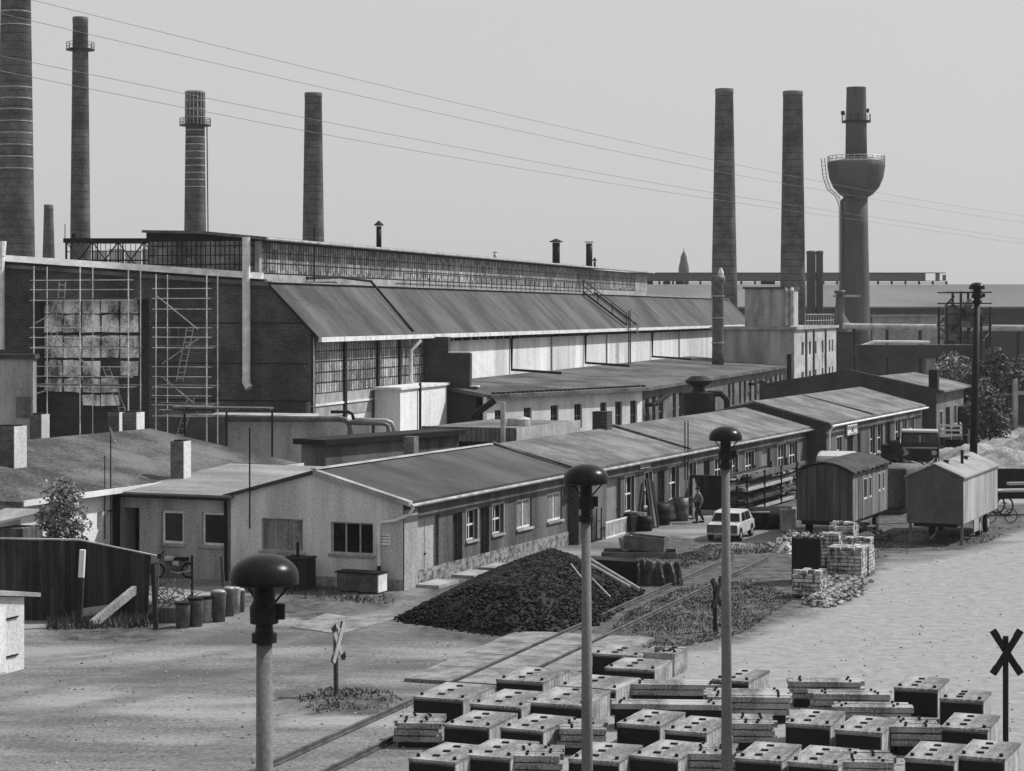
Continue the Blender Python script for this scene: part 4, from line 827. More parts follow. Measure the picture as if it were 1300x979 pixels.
m_ = MB(); m_.box((2.3, 0, Z(517, 117)), (5.4, 1.6, .08), ry=R(.8)); m_.box((.3, .1, Z(522, 117)), (3.0, 1.5, .2)); m_.build('planks', wood_m, ds)
for x in (.2, 2.5, 5): m_ = MB(); m_.tube([(x, 0, 0), (x, 0, 5)], .06, 5); m_.build('post', metal_d, ds)
# ================================================================ street lamps
def lamp(x, y, top, dia, lab, polem=pole_m, lean=(0, 0), rp=.085):
    t_ = thing('street_lamp', lab, 'street lamp', (x, y, 0), 0, 'mushroom-headed yard lamps'); r = dia/2
    hb = top-.42*dia*1.0
    pm = MB(); pm.tube([(0, 0, -.2), (lean[0]*.5, lean[1]*.5, hb*.5), (lean[0], lean[1], hb-.62)], rp*1.35, 16, r2=rp*.95); pm.build('pole', polem, t_, True)
    cx, cy = lean
    d = MB(); prof = [(.002, 0)]; n = 10
    prof = [(r*math.sin(i/n*math.pi/2*.98), r*.66*math.cos(i/n*math.pi/2*.98)) for i in range(n+1)]
    prof = [(max(a_, .002), b_+r*.14) for a_, b_ in prof]+[(r*1.005, r*.08), (r*1.0, -r*.06), (r*.93, -r*.075), (r*.9, -r*.02), (.02, r*.0)]
    d.lathe(prof, 40, (cx, cy, top-r*.8)); d.build('lamp_shade', lamp_m, t_, True)
    z = top-r*.8
    nk = MB(); nk.lathe([(rp*1.05, -1.78*r), (rp*1.5, -1.76*r), (rp*1.5, -1.5*r), (rp*1.1, -1.46*r), (rp*1.0, -1.25*r), (rp*1.7, -1.2*r), (rp*1.75, -.75*r), (rp*1.3, -.55*r), (rp*1.2, -.02*r)], 18, (cx, cy, z)); nk.box((cx+rp*1.9, cy, z-.72*r-.05), (rp*1.1, rp*1.2, r*.45)); nk.build('lamp_neck', metal_d, t_)
    for k in range(3):
        a_ = R(20+k*120); b = MB(); b.tube([(cx+rp*1.3*math.cos(a_), cy+rp*1.3*math.sin(a_), z-.62*r), (cx+r*.85*math.cos(a_), cy+r*.85*math.sin(a_), z-.03*r)], .012, 6); b.build('stay', metal_d, t_)
    return t_
lamp(U(338, 21.5), 21.5, Z(703, 21.5), .70, 'nearest and biggest yard lamp, dark domed shade before the grey gable', lean=(-.02, 0))
lamp(U(746.5, 33), 33, Z(589, 33), .70, 'yard lamp rising in front of the coal heap', lean=(-.03, 0), rp=.075)
lamp(U(923, 45), 45, Z(541, 45), .70, 'yard lamp standing before the pale small car', lean=(-.03, 0), rp=.09)
lamp(U(1234, 107), 107, Z(358.5, 107), .80, 'tall lamp, pole coloured black as if backlit, behind the pale trailer at right', polem=metal_d, lean=(.25, 0), rp=.16)  # black pole colour stands in for the backlight
# overhead wires
for lab, q in (('topmost of the four overhead wires crossing the sky', ((40.6, 0), (440, 98), (840, 189), (1170, 254.5))), ('second overhead wire from the top', ((0, 17), (440, 118), (840, 204), (1170, 263))), ('third overhead wire from the top', ((0, 71), (440, 160), (840, 234), (1170, 285))), ('lowest of the four overhead wires crossing the sky', ((0, 90), (440, 176), (840, 243), (1170, 291)))):
    q = list(q); q.insert(0, (q[0][0]-300, q[0][1]-(75 if q[0][1] < 30 else 62))); q.append((1500, q[-1][1]+48))
    pts = []; inv = lambda u: 1/(1/95+(u-0)/1300*(1/270-1/95))    # straight in plan, receding to the right
    for i in range(len(q)-1):
        for k in range(4):
            p0, p1, p2, p3 = q[max(i-1, 0)], q[i], q[i+1], q[min(i+2, len(q)-1)]; f_ = k/4
            u = p1[0]+(p2[0]-p1[0])*f_; m0 = (p2[1]-p0[1])/(p2[0]-p0[0]); m1 = (p3[1]-p1[1])/(p3[0]-p1[0]); h_ = p2[0]-p1[0]
            v = (2*f_**3-3*f_**2+1)*p1[1]+(f_**3-2*f_**2+f_)*h_*m0+(-2*f_**3+3*f_**2)*p2[1]+(f_**3-f_**2)*h_*m1
            pts.append(P(u, v, inv(u)))
    o = MB().tube(pts, .013, 5).build('power_line', metal_m); tag(o, lab, 'wire')
# ================================================================ coal heap
rr = random.Random(11)
def mound(name, c, outline, zpk, m, lab, cat, lumps=0, lr=(.05, .1), res=.25, kind='stuff', peak=(0, 0), rough=.1, power=.8):
    xs_ = [p[0] for p in outline]; ys_ = [p[1] for p in outline]; mb = MB(); pts = {}
    dm = max(poly_dist(c[0]+peak[0], c[1]+peak[1], outline), .5)
    x0, y0 = min(xs_)-.3, min(ys_)-.3; nx_ = int((max(xs_)-x0+.3)/res)+2; ny_ = int((max(ys_)-y0+.3)/res)+2; hf = {}
    for j in range(ny_):
        for i in range(nx_):
            x, y = x0+i*res, y0+j*res; d = poly_dist(x, y, outline)
            z = -.05 if d <= 0 else zpk*min(1, (d/dm))**power*1.0+rr.uniform(-rough, rough)*min(1, d*2)
            hf[i, j] = z; mb.v.append((x-c[0], y-c[1], z))
    for j in range(ny_-1):
        for i in range(nx_-1):
            k = j*nx_+i
            if max(hf[i, j], hf[i+1, j], hf[i, j+1], hf[i+1, j+1]) > -.04: mb.f.append((k, k+1, k+nx_+1, k+nx_))
    n = 0
    while n < lumps:
        x, y = rr.uniform(min(xs_)-.2, max(xs_)+.2), rr.uniform(min(ys_)-.2, max(ys_)+.2); d = poly_dist(x, y, outline)
        if d < -.25 or (d < 0 and rr.random() < .6): continue
        z = zpk*min(1, max(d, 0)/dm)**power; mb.rock((x-c[0], y-c[1], z+.03), rr.uniform(*lr), rr); n += 1
    o = mb.build(name, m); o.location = (c[0], c[1], 0); tag(o, lab, cat, None, kind); return o
co = gp((503, 789), (560, 797), (640, 808), (700, 806), (755, 793), (790, 770), (812, 752), (780, 732), (730, 722), (660, 720), (600, 740))
mound('coal_heap', (1.3, 76.5), co, 1.12, coal_m, 'large black coal heap beside the track', 'coal heap', 9000, (.03, .085), peak=(.3, 0), power=.75)
# reeds and poles lying on the heap
for i, (p, q, r_) in enumerate((((735, 708, 76.5), (800, 745, 74.5), .05), ((742, 706, 77), (812, 748, 75.5), .06), ((752, 735, 75), (775, 758, 73), .03), ((725, 716, 76), (745, 742, 74), .03))):
    tag(MB().tube([P(*p), P(*q)], r_, 6).build('pole', wood_l), ['thin pale pole lying down the coal heap, second from the right', 'thick pale pole at the right flank of the coal heap', 'short pale stick low on the coal heap behind the lamp pole', 'short pale stick left of the lamp pole on the coal heap'][i], 'pole')
# metal tubs beside the heap
def tub(lab, u, v, Y, wx, wy, h, rz, m=concrete, tilt=0, z=0):
    t_ = thing('steel_tub', lab, 'container', (U(u, Y), Y, z), rz); t_.rotation_euler = (0, tilt, rz)
    for a_ in ((-wx/2, wx/2, -wy/2, -wy/2+.05, 0, h), (-wx/2, wx/2, wy/2-.05, wy/2, 0, h), (-wx/2, -wx/2+.05, -wy/2+.05, wy/2-.05, 0, h), (wx/2-.05, wx/2, -wy/2+.05, wy/2-.05, 0, h)): m_ = MB(); m_.bx(*a_); m_.build('side_panel', m, t_)
    m_ = MB(); m_.bx(-wx/2+.05, wx/2-.05, -wy/2+.05, wy/2-.05, .02, .06); m_.build('base', metal_d, t_)
    m_ = MB()
    for x in (-wx/2+.1, 0, wx/2-.1): m_.bx(x-.04, x+.04, -wy/2-.04, -wy/2-.002, .02, h)
    m_.build('rib', m, t_); return t_
dk_ = thing('dark_bin', 'long dark low bunker under the open grey tubs by the coal heap', 'container', (U(790, 82), 81.6, 0), R(-3))
m_ = MB(); m_.prism([(-.9, -.1, 0), (.85, -.1, 0), (.75, -.1, .86), (-1.25, -.1, .98)], (0, 1.2, 0)); m_.build('hull', metal_d, dk_)
tub('shallow grey open tub beside the dark bunker', 812, 0, 83.8, 2.95, 1.5, .56, R(-5), metal_m, 0, .5)
tub('tilted deep grey box lying on the shallow tub', 819, 0, 84.2, 1.6, 1.0, .55, R(-12), metal_m, R(5), 1.05)
tub('small pale box leaning at the left of the tilted box', 798, 0, 84.3, .5, .7, .5, R(10), concrete, R(-10), 1.06)
m_ = MB(); gx, gy = 46, 16
for j in range(gy):
    for i in range(gx):
        a_ = i/(gx-1); b_ = j/(gy-1); fold = max(max(0, 1-abs(a_+.04*math.sin(b_*5+q_[0]*9)-q_[0])/q_[1])*q_[2] for q_ in ((.02, .1, .9), (.16, .06, .5), (.31, .13, 1.0), (.5, .07, .6), (.58, .1, 1.1), (.78, .12, .8), (.93, .06, .5))); x = -.1+a_*1.55+.25*b_*(a_-.3)
        if b_ < .3: y = .35*(1-b_/.3); z = 1.02-.05*fold
        else: y = -.1*(b_-.3)-.34*fold*b_-.25*b_*a_; z = 1.02*(1-((b_-.3)/.7)**(1.0+.5*fold))*(1-.12*math.sin(a_*3.1))
        m_.v.append((x+rr.uniform(-.015, .015), y+rr.uniform(-.015, .015), max(z-.1*a_, .015)))
m_.f = [(j*gx+i, j*gx+i+1, (j+1)*gx+i+1, (j+1)*gx+i) for j in range(gy-1) for i in range(gx-1)]
o = m_.build('tarpaulin', tarp, None, False); o.location = (U(813, 81.4), 81.5, 0); o.modifiers.new('thick', 'SOLIDIFY').thickness = .02; tag(o, 'crumpled dark tarpaulin hanging over the end of the bunker', 'tarpaulin')
# ================================================================ moulds and timber stacks in the foreground
def crate(u, v, wx, ly, h, lab, kind=0, zt=1.1, rz=None, m=mould_m, slant=.15):
    """u, v: front left top corner in the photo"""
    Yt = F*(H-zt)/(v-398); t_ = thing('mould_box' if kind == 0 else 'plank_stack', lab, 'mould box' if kind == 0 else 'plank stack', (U(u, Yt), Yt, 0), R(-24) if rz is None else rz)
    m_ = MB(); 
    if kind == 0:
        m_.bx(0, wx, 0, ly, 0, zt-.06); m_.build('body', wood_g, t_); m_ = MB(); m_.bx(-.008, wx+.008, -.02, ly+.008, zt-.058, zt); lid = m_.build('top_board', m, t_)
        for k in range(3): m_ = MB(); m_.box((wx*.42, ly*(.22+.28*k), zt+.02), (.16, .1, .03), rz=R(8)); m_.build('lifting_plate', metal_d, lid)
        for x in (.12, wx-.12): m_ = MB(); m_.lathe([(.045, 0), (.045, .06)], 8, (x, ly*.12, zt+.001)); m_.build('bolt', metal_d, lid)
        m_ = MB(); m_.bx(.02, wx-.02, -.036, -.031, 0.02, zt-.1); m_.build('end_plate', metal_d, t_)
    else:
        n = max(3, int(ly/.26)); lay = max(1, int(h/.16))
        for L_ in range(lay):
            for i in range(n):
                q = MB(); j0 = rr.uniform(-.08, .08); zz_ = zt-(L_+1)*.16
                if L_ > 0 and i > 0: continue
                q.bx(j0, wx+rr.uniform(-.05, .08), i*.26, i*.26+.23, zz_+.02, zz_+.15+rr.uniform(-.01, .01)); pl_ = q.build('plank', m, t_)
                if L_ == 0:
                    for x in (.3, wx-.35): k = MB(); k.lathe([(.035, 0), (.035, .05)], 8, (x+rr.uniform(-.1, .1), i*.26+.1, zz_+.155)); k.build('bolt', metal_d, pl_)
        q = MB(); q.bx(.1, wx-.1, .02, n*.26-.02, 0, zt-lay*.16); q.build('base_block', metal_d, t_)
    return t_
SL = R(-22)
cr_ = [(525, 884, 1.3, 2.0, .5, 'leftmost foreground mould box with dark end, three plates on top', 0), (597, 893, 1.35, 2.0, .5, 'second foreground mould box from the left', 0), (668, 891, 1.45, 2.3, .6, 'foreground mould box left of the middle lamp pole, front row', 0),
 (630, 862, 1.3, 1.9, .4, 'mould box lying beyond the front row on the crossing slabs', 0), (708, 870, 1.6, 1.7, .6, 'mould box half hidden behind the middle lamp pole', 0), (768, 847, 1.4, 1.6, .55, 'mould box with black end under the two upright boxes', 0), (752, 829, 1.35, 1.3, .35, 'rearmost flat mould box just right of middle lamp pole', 0),
 (836, 828, .55, 1.0, 1.0, 'small upright box with pale lid at the back of the moulds', 0), 
 (1135, 872, 1.1, 1.6, .7, 'mould box with grooved right side near the right crossing sign', 0), (1193, 886, 1.05, 1.2, .6, 'rightmost mould box beside the crossing sign post', 0), (905, 862, .95, 1.7, .5, 'grooved mould box just right of the third lamp pole', 0)]
for i, (u, v, wx, ly, h, lab, k) in enumerate(cr_): crate(u, v, wx*rr.uniform(1.0, 1.06), ly*1.12, h, lab, k, zt=(.62 if v > 850 else .55)+.013*i, rz=SL+R(rr.uniform(-2, 2)), m=mould_m)
db = thing('open_crate', 'open dark crate between the back mould boxes', 'crate', (U(812, 62), 61.2, 0), SL)
for a_ in ((0, 1.0, 0, .06, 0, .66), (0, 1.0, 1.1, 1.16, 0, .66), (0, .06, .062, 1.098, 0, .66), (.94, 1.0, .062, 1.098, 0, .66)): m_ = MB(); m_.bx(*a_); m_.build('side', mould_m, db)
m_ = MB(); m_.bx(.07, .93, .07, 1.09, .02, .5); m_.build('filling', metal_d, db)
for i, (u, v, wx, ly, h, lab) in enumerate([(800, 868, 2.5, .9, .32, 'plank stack with black shadow gap behind the middle of the moulds'), (775, 893, 2.9, 1.0, .3, 'plank stack in the front row right of the middle lamp'), (897, 884, 2.1, 1.3, .5, 'plank stack right of the third lamp pole, front row'),
    (1003, 865, 1.9, .9, .5, 'plank stack at the back, right half of the moulds'), (1030, 881, 2.0, 1.0, .5, 'plank stack in front of the back right stack'), (1058, 897, 1.9, 1.0, .5, 'lowest right plank stack at the front')]):
    crate(u, v, wx, ly, h, lab, 1, zt=.64+.017*i, rz=R(-4))
# further moulds below the photo's lower edge
k_ = 0
for j, v in enumerate((922, 962)):
    for i in range(11):
        u = 500+i*70+j*14+rr.uniform(-8, 8); k_ += 1
        nm = ['first', 'second', 'third', 'fourth', 'fifth', 'sixth', 'seventh', 'eighth', 'ninth', 'tenth', 'eleventh'][i]
        crate(u, v+rr.uniform(-6, 6), 1.12+rr.uniform(-.1, .04), 1.9 if (i+j) % 3 else 1.3, .5, '%s mould box from the left in the %s row' % (nm, ['middle', 'very front'][j]), 0 if (i+j) % 3 else 1, zt=.60+.009*i, rz=SL+R(rr.uniform(-3, 3)) if (i+j) % 3 else R(-5), m=mould_m)
# crossing signs
def cross_sign(x, y, zc, arm, lab, rz, m_board, h_post, tilt=0):
    t_ = thing('crossing_sign', lab, 'crossing sign', (x, y, 0), rz); t_.rotation_euler = (0, tilt, rz)
    m_ = MB(); m_.tube([(0, .08, -.1), (0, .08, zc+arm*.3)], .07, 8); m_.build('post', h_post, t_)
    for sg in (-1, 1): m_ = MB(); m_.box((0, -.02*sg, zc), (.16, .03, arm*1.0), ry=R(33*sg)); m_.build('board', m_board, t_)
    for sx in (-1, 1):
        for sz in (-1, 1): m_ = MB(); m_.box((sx*math.sin(R(33))*arm*.42, .03 if sx*sz > 0 else -.04, sz*math.cos(R(33))*arm*.42), (.163, .012, .2), ry=R(33*sx*sz)); q = m_.build('board_tip', metal_d, t_); q.location = (0, 0, zc)
    return t_
cross_sign(U(1278, 50), 50, Z(828, 50), 1.22, 'diagonal cross sign coloured black as a backlit silhouette at the lower right', R(4), metal_d, metal_d)  # boards and post coloured black to give the backlit look
cross_sign(U(430, 58), 58, Z(815, 58), 1.2, 'weathered pale cross sign seen nearly edge-on in the left yard', R(68), wood_l, wood_m, R(-1))
cross_sign(U(911, 69.5), 69.5, Z(752, 69.5), 1.1, 'dark narrow cross sign just left of the third lamp pole', R(55), metal_d, wood_d, R(-2))
# ================================================================ left foreground: hut, board shed, bins
hq = G(31, 849); hut = thing('utility_hut', 'small white plastered hut with slab roof at the lower left edge', 'hut', hq, RZ)
m_ = MB(); m_.prism([(-3.2, 0, -.2), (0, 0, -.2), (0, 0, 2.1), (-3.2, 0, 2.55)], (0, 2.4, 0)); m_.build('wall', white_pl, hut, bev=.02)
m_ = MB(); m_.prism([(-3.4, -.15, 2.60), (.6, -.15, 2.04), (.6, -.15, 2.16), (-3.4, -.15, 2.72)], (0, 2.8, 0)); m_.build('roof_slab', concrete, hut)
m_ = MB(); m_.bx(-2.2, -.9, -.02, -.003, .05, 1.95); dd_ = m_.build('door', white_p, hut)
for z in (.45, 1.55): m_ = MB(); m_.bx(-.9, -.35, -.045, -.022, z, z+.05); m_.build('hinge', metal_d, dd_)
shd = thing('board_fence', 'tall black tarred board fence with thin top lath at left', 'fence', (U(-40, 72), 72, 0), R(1.5)); wS = U(186, 72)-U(-40, 72); uS = U(104, 72)-U(-40, 72)
m_ = MB(); m_.prism([(0, 0, -.1), (wS, 0, -.1), (wS+.12, 0, 2.2), (uS, 0, 2.68), (0, 0, 2.75)], (0, .06, 0)); m_.build('boards', wood_d, shd)
m_ = MB(); m_.prism([(uS-.1, -.03, 2.70), (wS+.3, -.03, 2.16), (wS+.3, -.03, 2.2), (uS-.1, -.03, 2.74)], (0, .14, 0)); m_.prism([(-.1, -.03, 2.78), (uS-.11, -.03, 2.71), (uS-.11, -.03, 2.75), (-.1, -.03, 2.82)], (0, .14, 0)); m_.build('top_lath', plaster, shd)
for k in range(6): m_ = MB(); x = .3+k*1.1; m_.bx(x, x+.12, .062, .18, -.1, 2.15); m_.build('fence_post', wood_d, shd)
m_ = MB(); m_.prism([(wS+.25, 0, 0), (wS+.33, 0, 0), (wS+.4, 0, 1.9), (wS+.32, 0, 1.9)], (0, .08, 0)); m_.build('end_strut', wood_m, shd)
aw = thing('lean_to', 'little pale lean-to roof on boards left of the leafy bush', 'shed', (U(-30, 76), 76.5, 0), RZ-R(90))
m_ = MB(); m_.prism([(0, -.6, 2.75), (1.3, -.6, 2.95), (2.3, 1.2, 3.25), (0, 1.5, 3.2)], (0, 0, .08)); m_.build('roof', concrete, aw); m_ = MB(); m_.bx(.9, 2.0, -.2, 1.0, 0, 2.75); m_.build('wall', wood_m, aw)
m_ = MB(); m_.tube([(.86, -.3, 0), (.86, -.3, 2.8)], .05, 6); m_.build('post', white_p, aw)
def post(lab, u0, v0, u1, v1, r=.06, m=wood_d, white=None):
    b = G(u1, v1); t_ = thing('wooden_post', lab, 'post', b); Y = b.y; dx = U(u0, Y)-U(u1, Y); h = Z(v0, Y)
    m_ = MB(); s_ = 1-(white or 0); m_.tube([(0, 0, -.1), (dx*s_, 0, h*s_)], r, 8); m_.build('shaft', m, t_)
    if white: m_ = MB(); m_.tube([(dx*s_, 0, h*s_+.002), (dx, 0, h)], r*.98, 8); m_.build('painted_top', white_p, t_)
post('dark leaning post with white painted top before the board shed', 105, 698, 100, 795, .11, wood_d, .36); post('thick dark post at the right end of the board shed', 194, 715, 198, 798, .08)
post('slim dark straight post between shed and bins', 244, 705, 244, 768, .05); post('leaning post with pale lit side behind the right bins', 281, 706, 285, 758, .06, wood_m)
pl_ = thing('leaning_plank', 'broad weathered plank propped diagonally beside the board shed', 'plank', (0, 0, 0)); m_ = MB(); a_, b_ = G(113, 798), P(167, 754, 71.6); d = (b_-a_); m_.prism([a_, a_+Vector((.16, 0, -.02)), a_+Vector((.16, .04, .26)), a_+Vector((0, .04, .26))], d); m_.build('board', plaster_b, pl_)
m_ = MB(); m_.box(tuple(G(117, 790)+Vector((0, .2, .35))), (1.1, .05, .28), ry=R(-8)); tag(m_.build('board', wood_l), 'short pale board lying low beneath the propped plank', 'board')
bins = [(232, 764, 797, 'dark open bin nearest the board shed', metal_m, .5, 0), (248.5, 758, 795, 'scuffed grey bin with dark rim, second of the row', metal_m, .5, 0), (261.5, 757, 790, 'white-painted bin third in the row', metal_l, .42, 0), (277.5, 752, 789, 'broadest ribbed lidded bin in the middle of the row', metal_m, .5, 1), (290, 748, 782, 'lidded bin just behind the broadest bin', metal_m, .42, 1), (298, 748, 779, 'slimmer bin, second from the right end', metal_l, .38, 1), (304.5, 750, 777, 'last bin of the row by the big lamp', metal_m, .36, 1)]
for u, vt, vb, lab, m, dia, lid in bins:
    b = G(u, vb); h = Z(vt, b.y); r_ = dia/2*1.02; t_ = thing('rubbish_bin', lab, 'bin', b, 0, 'bins standing in the left yard')
    bm_ = MB().lathe([(r_*.86, 0), (r_, h*.9), (r_, h*.95), (r_*.9, h*.95), (r_*.82, h*.2)] if not lid else [(r_*.86, 0), (r_*1.0, h*.9), (r_, h*.93)], 20).build('body', m, t_, True)
    MB().lathe([(r_*1.06, h*.9), (r_*1.08, h), (r_*.93, h)], 20).build('rim', metal_d if not lid else m, t_)
    if lid: MB().lathe([(r_*1.05, h), (r_*.8, h+.07), (.04, h+.1)], 20).build('lid', metal_l, t_, True)
sc_ = thing('scrap_box', 'open dark box heaped with brushwood between shed and bins', 'box', G(212, 790)); m_ = MB(); m_.bx(-.4, .55, -.2, .9, 0, .5); m_.build('body', wood_m, sc_); m_ = MB()
for i in range(90): a_ = Vector((rr.uniform(-.5, .6), rr.uniform(-.2, .9), rr.uniform(.35, 1.2))); m_.tube([a_, a_+Vector((rr.uniform(-.5, .5), rr.uniform(-.3, .3), rr.uniform(-.4, .4)))], .015, 4)
m_.build('brushwood', wood_m, sc_)
bc = thing('coal_bunker', 'square dark chest with a stovepipe stub against the grey gable', 'box', A0+E1*t_of(394)-D1*1.0, RZ)
m_ = MB(); m_.bx(-.5, .5, -.5, .45, 0, 1.15); m_.build('body', wood_d, bc); m_ = MB(); m_.bx(-.54, .54, -.54, .49, 1.15, 1.2); m_.build('lid', metal_d, bc); m_ = MB(); m_.lathe([(.06, 1.2), (.06, 1.75)], 8); m_.build('pipe', metal_d, bc)
tb = thing('low_chest', 'long low chest with pale end beneath the wall sign', 'chest', A0+E1*.8-D1*.9, RZ)
m_ = MB(); m_.bx(-.35, .35, -.35, 1.35, .05, .72); m_.build('body', side_wall, tb); m_ = MB(); m_.bx(-.36, .36, -.39, -.352, .05, .74); m_.build('end_panel', white_p, tb); m_ = MB(); m_.bx(-.4, .4, -.42, 1.42, .722, .77); m_.build('lid', metal_d, tb)
# ================================================================ motorcycle
def motorcycle(lab, loc, rz, sc_=1.0):
    t_ = thing('motorcycle', lab, 'motorcycle', loc, rz)
    for x, r_ in ((-.62, .31), (.62, .31)):
        w_ = MB().wheel((x, 0, r_), (0, 1, 0), r_, .09, 24, ri=r_*.78).build('wheel', rubber, t_)
        s_ = MB()
        for k in range(8): a_ = k*math.pi/4; s_.tube([(x, 0, r_), (x+math.cos(a_)*r_*.8, 0, r_+math.sin(a_)*r_*.8)], .008, 4)
        s_.wheel((x, 0, r_), (0, 1, 0), .07, .12, 10); s_.build('rim', metal_l, w_)
        fd = MB(); pts = [(x+math.cos(R(a_))*(r_+.04), r_+math.sin(R(a_))*(r_+.04)) for a_ in range(20 if x > 0 else 30, 161, 20)]
        for k in range(len(pts)-1): fd.prism([(pts[k][0], -.07, pts[k][1]), (pts[k+1][0], -.07, pts[k+1][1]), (pts[k+1][0], -.07, pts[k+1][1]+.015), (pts[k][0], -.07, pts[k][1]+.015)], (0, .14, 0))
        fd.build('mudguard', metal_l, t_)
    f_ = MB(); f_.tube([(-.62, .07, .31), (-.42, .05, .9), (-.38, .05, 1.0)], .025, 6); f_.tube([(-.62, -.07, .31), (-.42, -.05, .9), (-.38, -.05, 1.0)], .025, 6); f_.tube([(-.4, 0, .85), (-.05, 0, .3), (.3, 0, .35), (.62, .06, .31)], .025, 6); f_.tube([(-.4, 0, .8), (.3, 0, .62), (.3, 0, .35)], .025, 6); f_.tube([(.4, .09, .7), (.62, .08, .31)], .035, 6); f_.build('frame', metal_m, t_)
    MB().tube([(-.38, -.33, 1.05), (-.42, -.15, 1.02), (-.38, 0, .98), (-.42, .15, 1.02), (-.38, .33, 1.05)], .018, 6).build('handlebar', metal_d, t_)
    MB().wheel((-.52, 0, .86), (1, 0, 0), .1, .14, 14).build('headlight', metal_d, t_)
    MB().lathe([(.02, -.12), (.14, -.08), (.17, .02), (.1, .1), (.02, .12)], 16, (-.15, 0, .78)).build('fuel_tank', paint_l, t_, True)
    m_ = MB(); m_.box((-.12, 0, .78), (.42, .2, .18)); m_.build('tank_side', paint_l, t_, bev=.05)
    m_ = MB(); m_.box((.32, 0, .76), (.62, .22, .12)); m_.build('seat', rubber, t_, bev=.04)
    m_ = MB(); m_.box((.12, 0, .58), (.26, .16, .24)); m_.build('side_cover', paint_l, t_, bev=.05)
    m_ = MB(); m_.box((-.06, 0, .38), (.42, .24, .3)); m_.lathe([(.09, 0), (.1, .2)], 10, (-.16, 0, .45)); m_.build('engine', metal_m, t_)
    MB().tube([(-.1, -.12, .28), (.2, -.14, .22), (.75, -.14, .3)], .035, 8).build('exhaust', metal_l, t_)
    return t_
pw = G(221, 733); motorcycle('light-tanked motorcycle parked before the grey wing wall', (pw.x, pw.y-.3, 0), R(2))
q = G(996, 633); motorcycle('motorcycle half hidden left of the timber wagon', (U(991, 121), 121, 0), R(65)); motorcycle('second motorcycle standing close behind the half hidden one', (U(1002, 124), 124, 0), R(60))
# ================================================================ objects along the row
def at(s, out, base=A2): return base+D1*s-E1*out
def su(u, base=A2): return s_of(u, base)
cg = thing('gas_cylinder_cage', 'pair of dark cages of gas cylinders by the wall left of the pale door', 'gas cylinder', G(751, 687), RZ)
m_ = MB(); m_.bx(-.6, .6, -.25, .4, 0, .08)
for x in (-.6, 0, .6): m_.tube([(x, -.25, 0), (x, -.25, 1.5)], .03, 5); m_.tube([(x, .4, 0), (x, .4, 1.9)], .03, 5)
m_.tube([(-.6, -.25, .9), (.6, -.25, .9)], .03, 5); m_.build('rack', metal_d, cg)
for x in (-.4, -.1, .2, .48): MB().lathe([(.13, .08), (.13, 1.35), (.08, 1.5), (.04, 1.55), (.04, 1.7)], 12, (x, .05, 0)).build('cylinder', metal_d if x < .1 else metal_m, cg, True)
gr = thing('white_grate', 'white barred grate standing on edge before the workshop', 'grate', G(769, 684), RZ)
m_ = MB(); GL = 3.9
for i in range(22): m_.bx(i*GL/21, i*GL/21+.05, -.02, .02, .06, .72)
m_.bx(-.05, GL+.1, -.03, .03, .0, .07); m_.bx(-.05, GL+.1, -.03, .03, .7, .77); m_.build('bars', white_p, gr)
m_ = MB(); m_.bx(-.02, .04, -.04, .8, 0, .05); m_.bx(GL, GL+.06, -.04, .8, 0, .05); m_.build('foot', white_p, gr)
def simple(name, lab, cat, loc, boxes, m, rz=RZ, bev=0):
    t_ = MB()
    for b in boxes: t_.box(*b)
    o = t_.build(name, m, None, bev=bev); o.location = loc; o.rotation_euler = (0, 0, rz); tag(o, lab, cat); return o
simple('white_board', 'upright white board at the right end of the barred grate', 'board', G(811, 674), [((0, 0, .45), (.06, .7, .9))], white_p)
simple('dark_chest', 'black humped chest behind the barred grate', 'box', G(797, 675), [((0, 0, .4), (1.2, .8, .8)), ((0, 0, .85), (.9, .6, .12))], metal_d, bev=.05)
for k, (u0, lab) in enumerate(((812, 'leftmost tall dark plank leaning on the workshop wall'), (816, 'middle of three dark planks leaning on the workshop wall'), (820, 'right tall dark plank leaning on the workshop wall'))):
    a_ = at(su(u0+3), .12)+Vector((0, 0, 2.3-.1*k)); b_ = G(u0+14, 672-k); m_ = MB(); w_ = D1*.3; m_.prism([b_, b_+w_, b_+w_+Vector((.05, 0, .08)), b_+Vector((.05, 0, .08))], a_-b_); o = m_.build('leaning_plank', metal_d if k != 1 else side_wall); tag(o, lab, 'plank')
a_ = at(su(876), .1)+Vector((0, 0, 1.8)); b_ = G(878, 660)
m_ = MB(); m_.prism([b_, b_+D1*.7, b_+D1*.7+Vector((.05, 0, .05)), b_+Vector((.05, 0, .05))], a_-b_); tag(m_.build('leaning_sheet', side_wall), 'grey sheet leaning on the wall just behind the walking man', 'sheet')
def drum(lab, u, out, r_, h, m, base=A2, lid=False):
    t_ = thing('drum', lab, 'drum', G(*u), 0); MB().lathe([(r_*.94, 0), (r_, h*.3), (r_*1.03, h*.33), (r_, h*.36), (r_, h*.65), (r_*1.03, h*.68), (r_, h*.71), (r_*1.02, h)], 20).build('shell', m, t_, True)
    MB().lathe([(r_*.93, h+.002), (r_*.9, h+.01)] if not lid else [(r_*1.05, h), (r_*.9, h+.05)], 20).build('top', metal_d, t_)
drum('wide black round vat by the leaning planks', (837, 666), 1.4, .55, 1.05, metal_d); drum('grey tapering bin near the leaning sheet', (864, 661), 1.3, .4, 1.15, metal_m); drum('small black drum at the foot of the leaning planks', (819, 674), 2.2, .35, .7, metal_d)
sk = thing('sack_pile', 'pale sacks slumped beside the grey tapering bin', 'sacks', G(854, 661), RZ); m_ = MB()
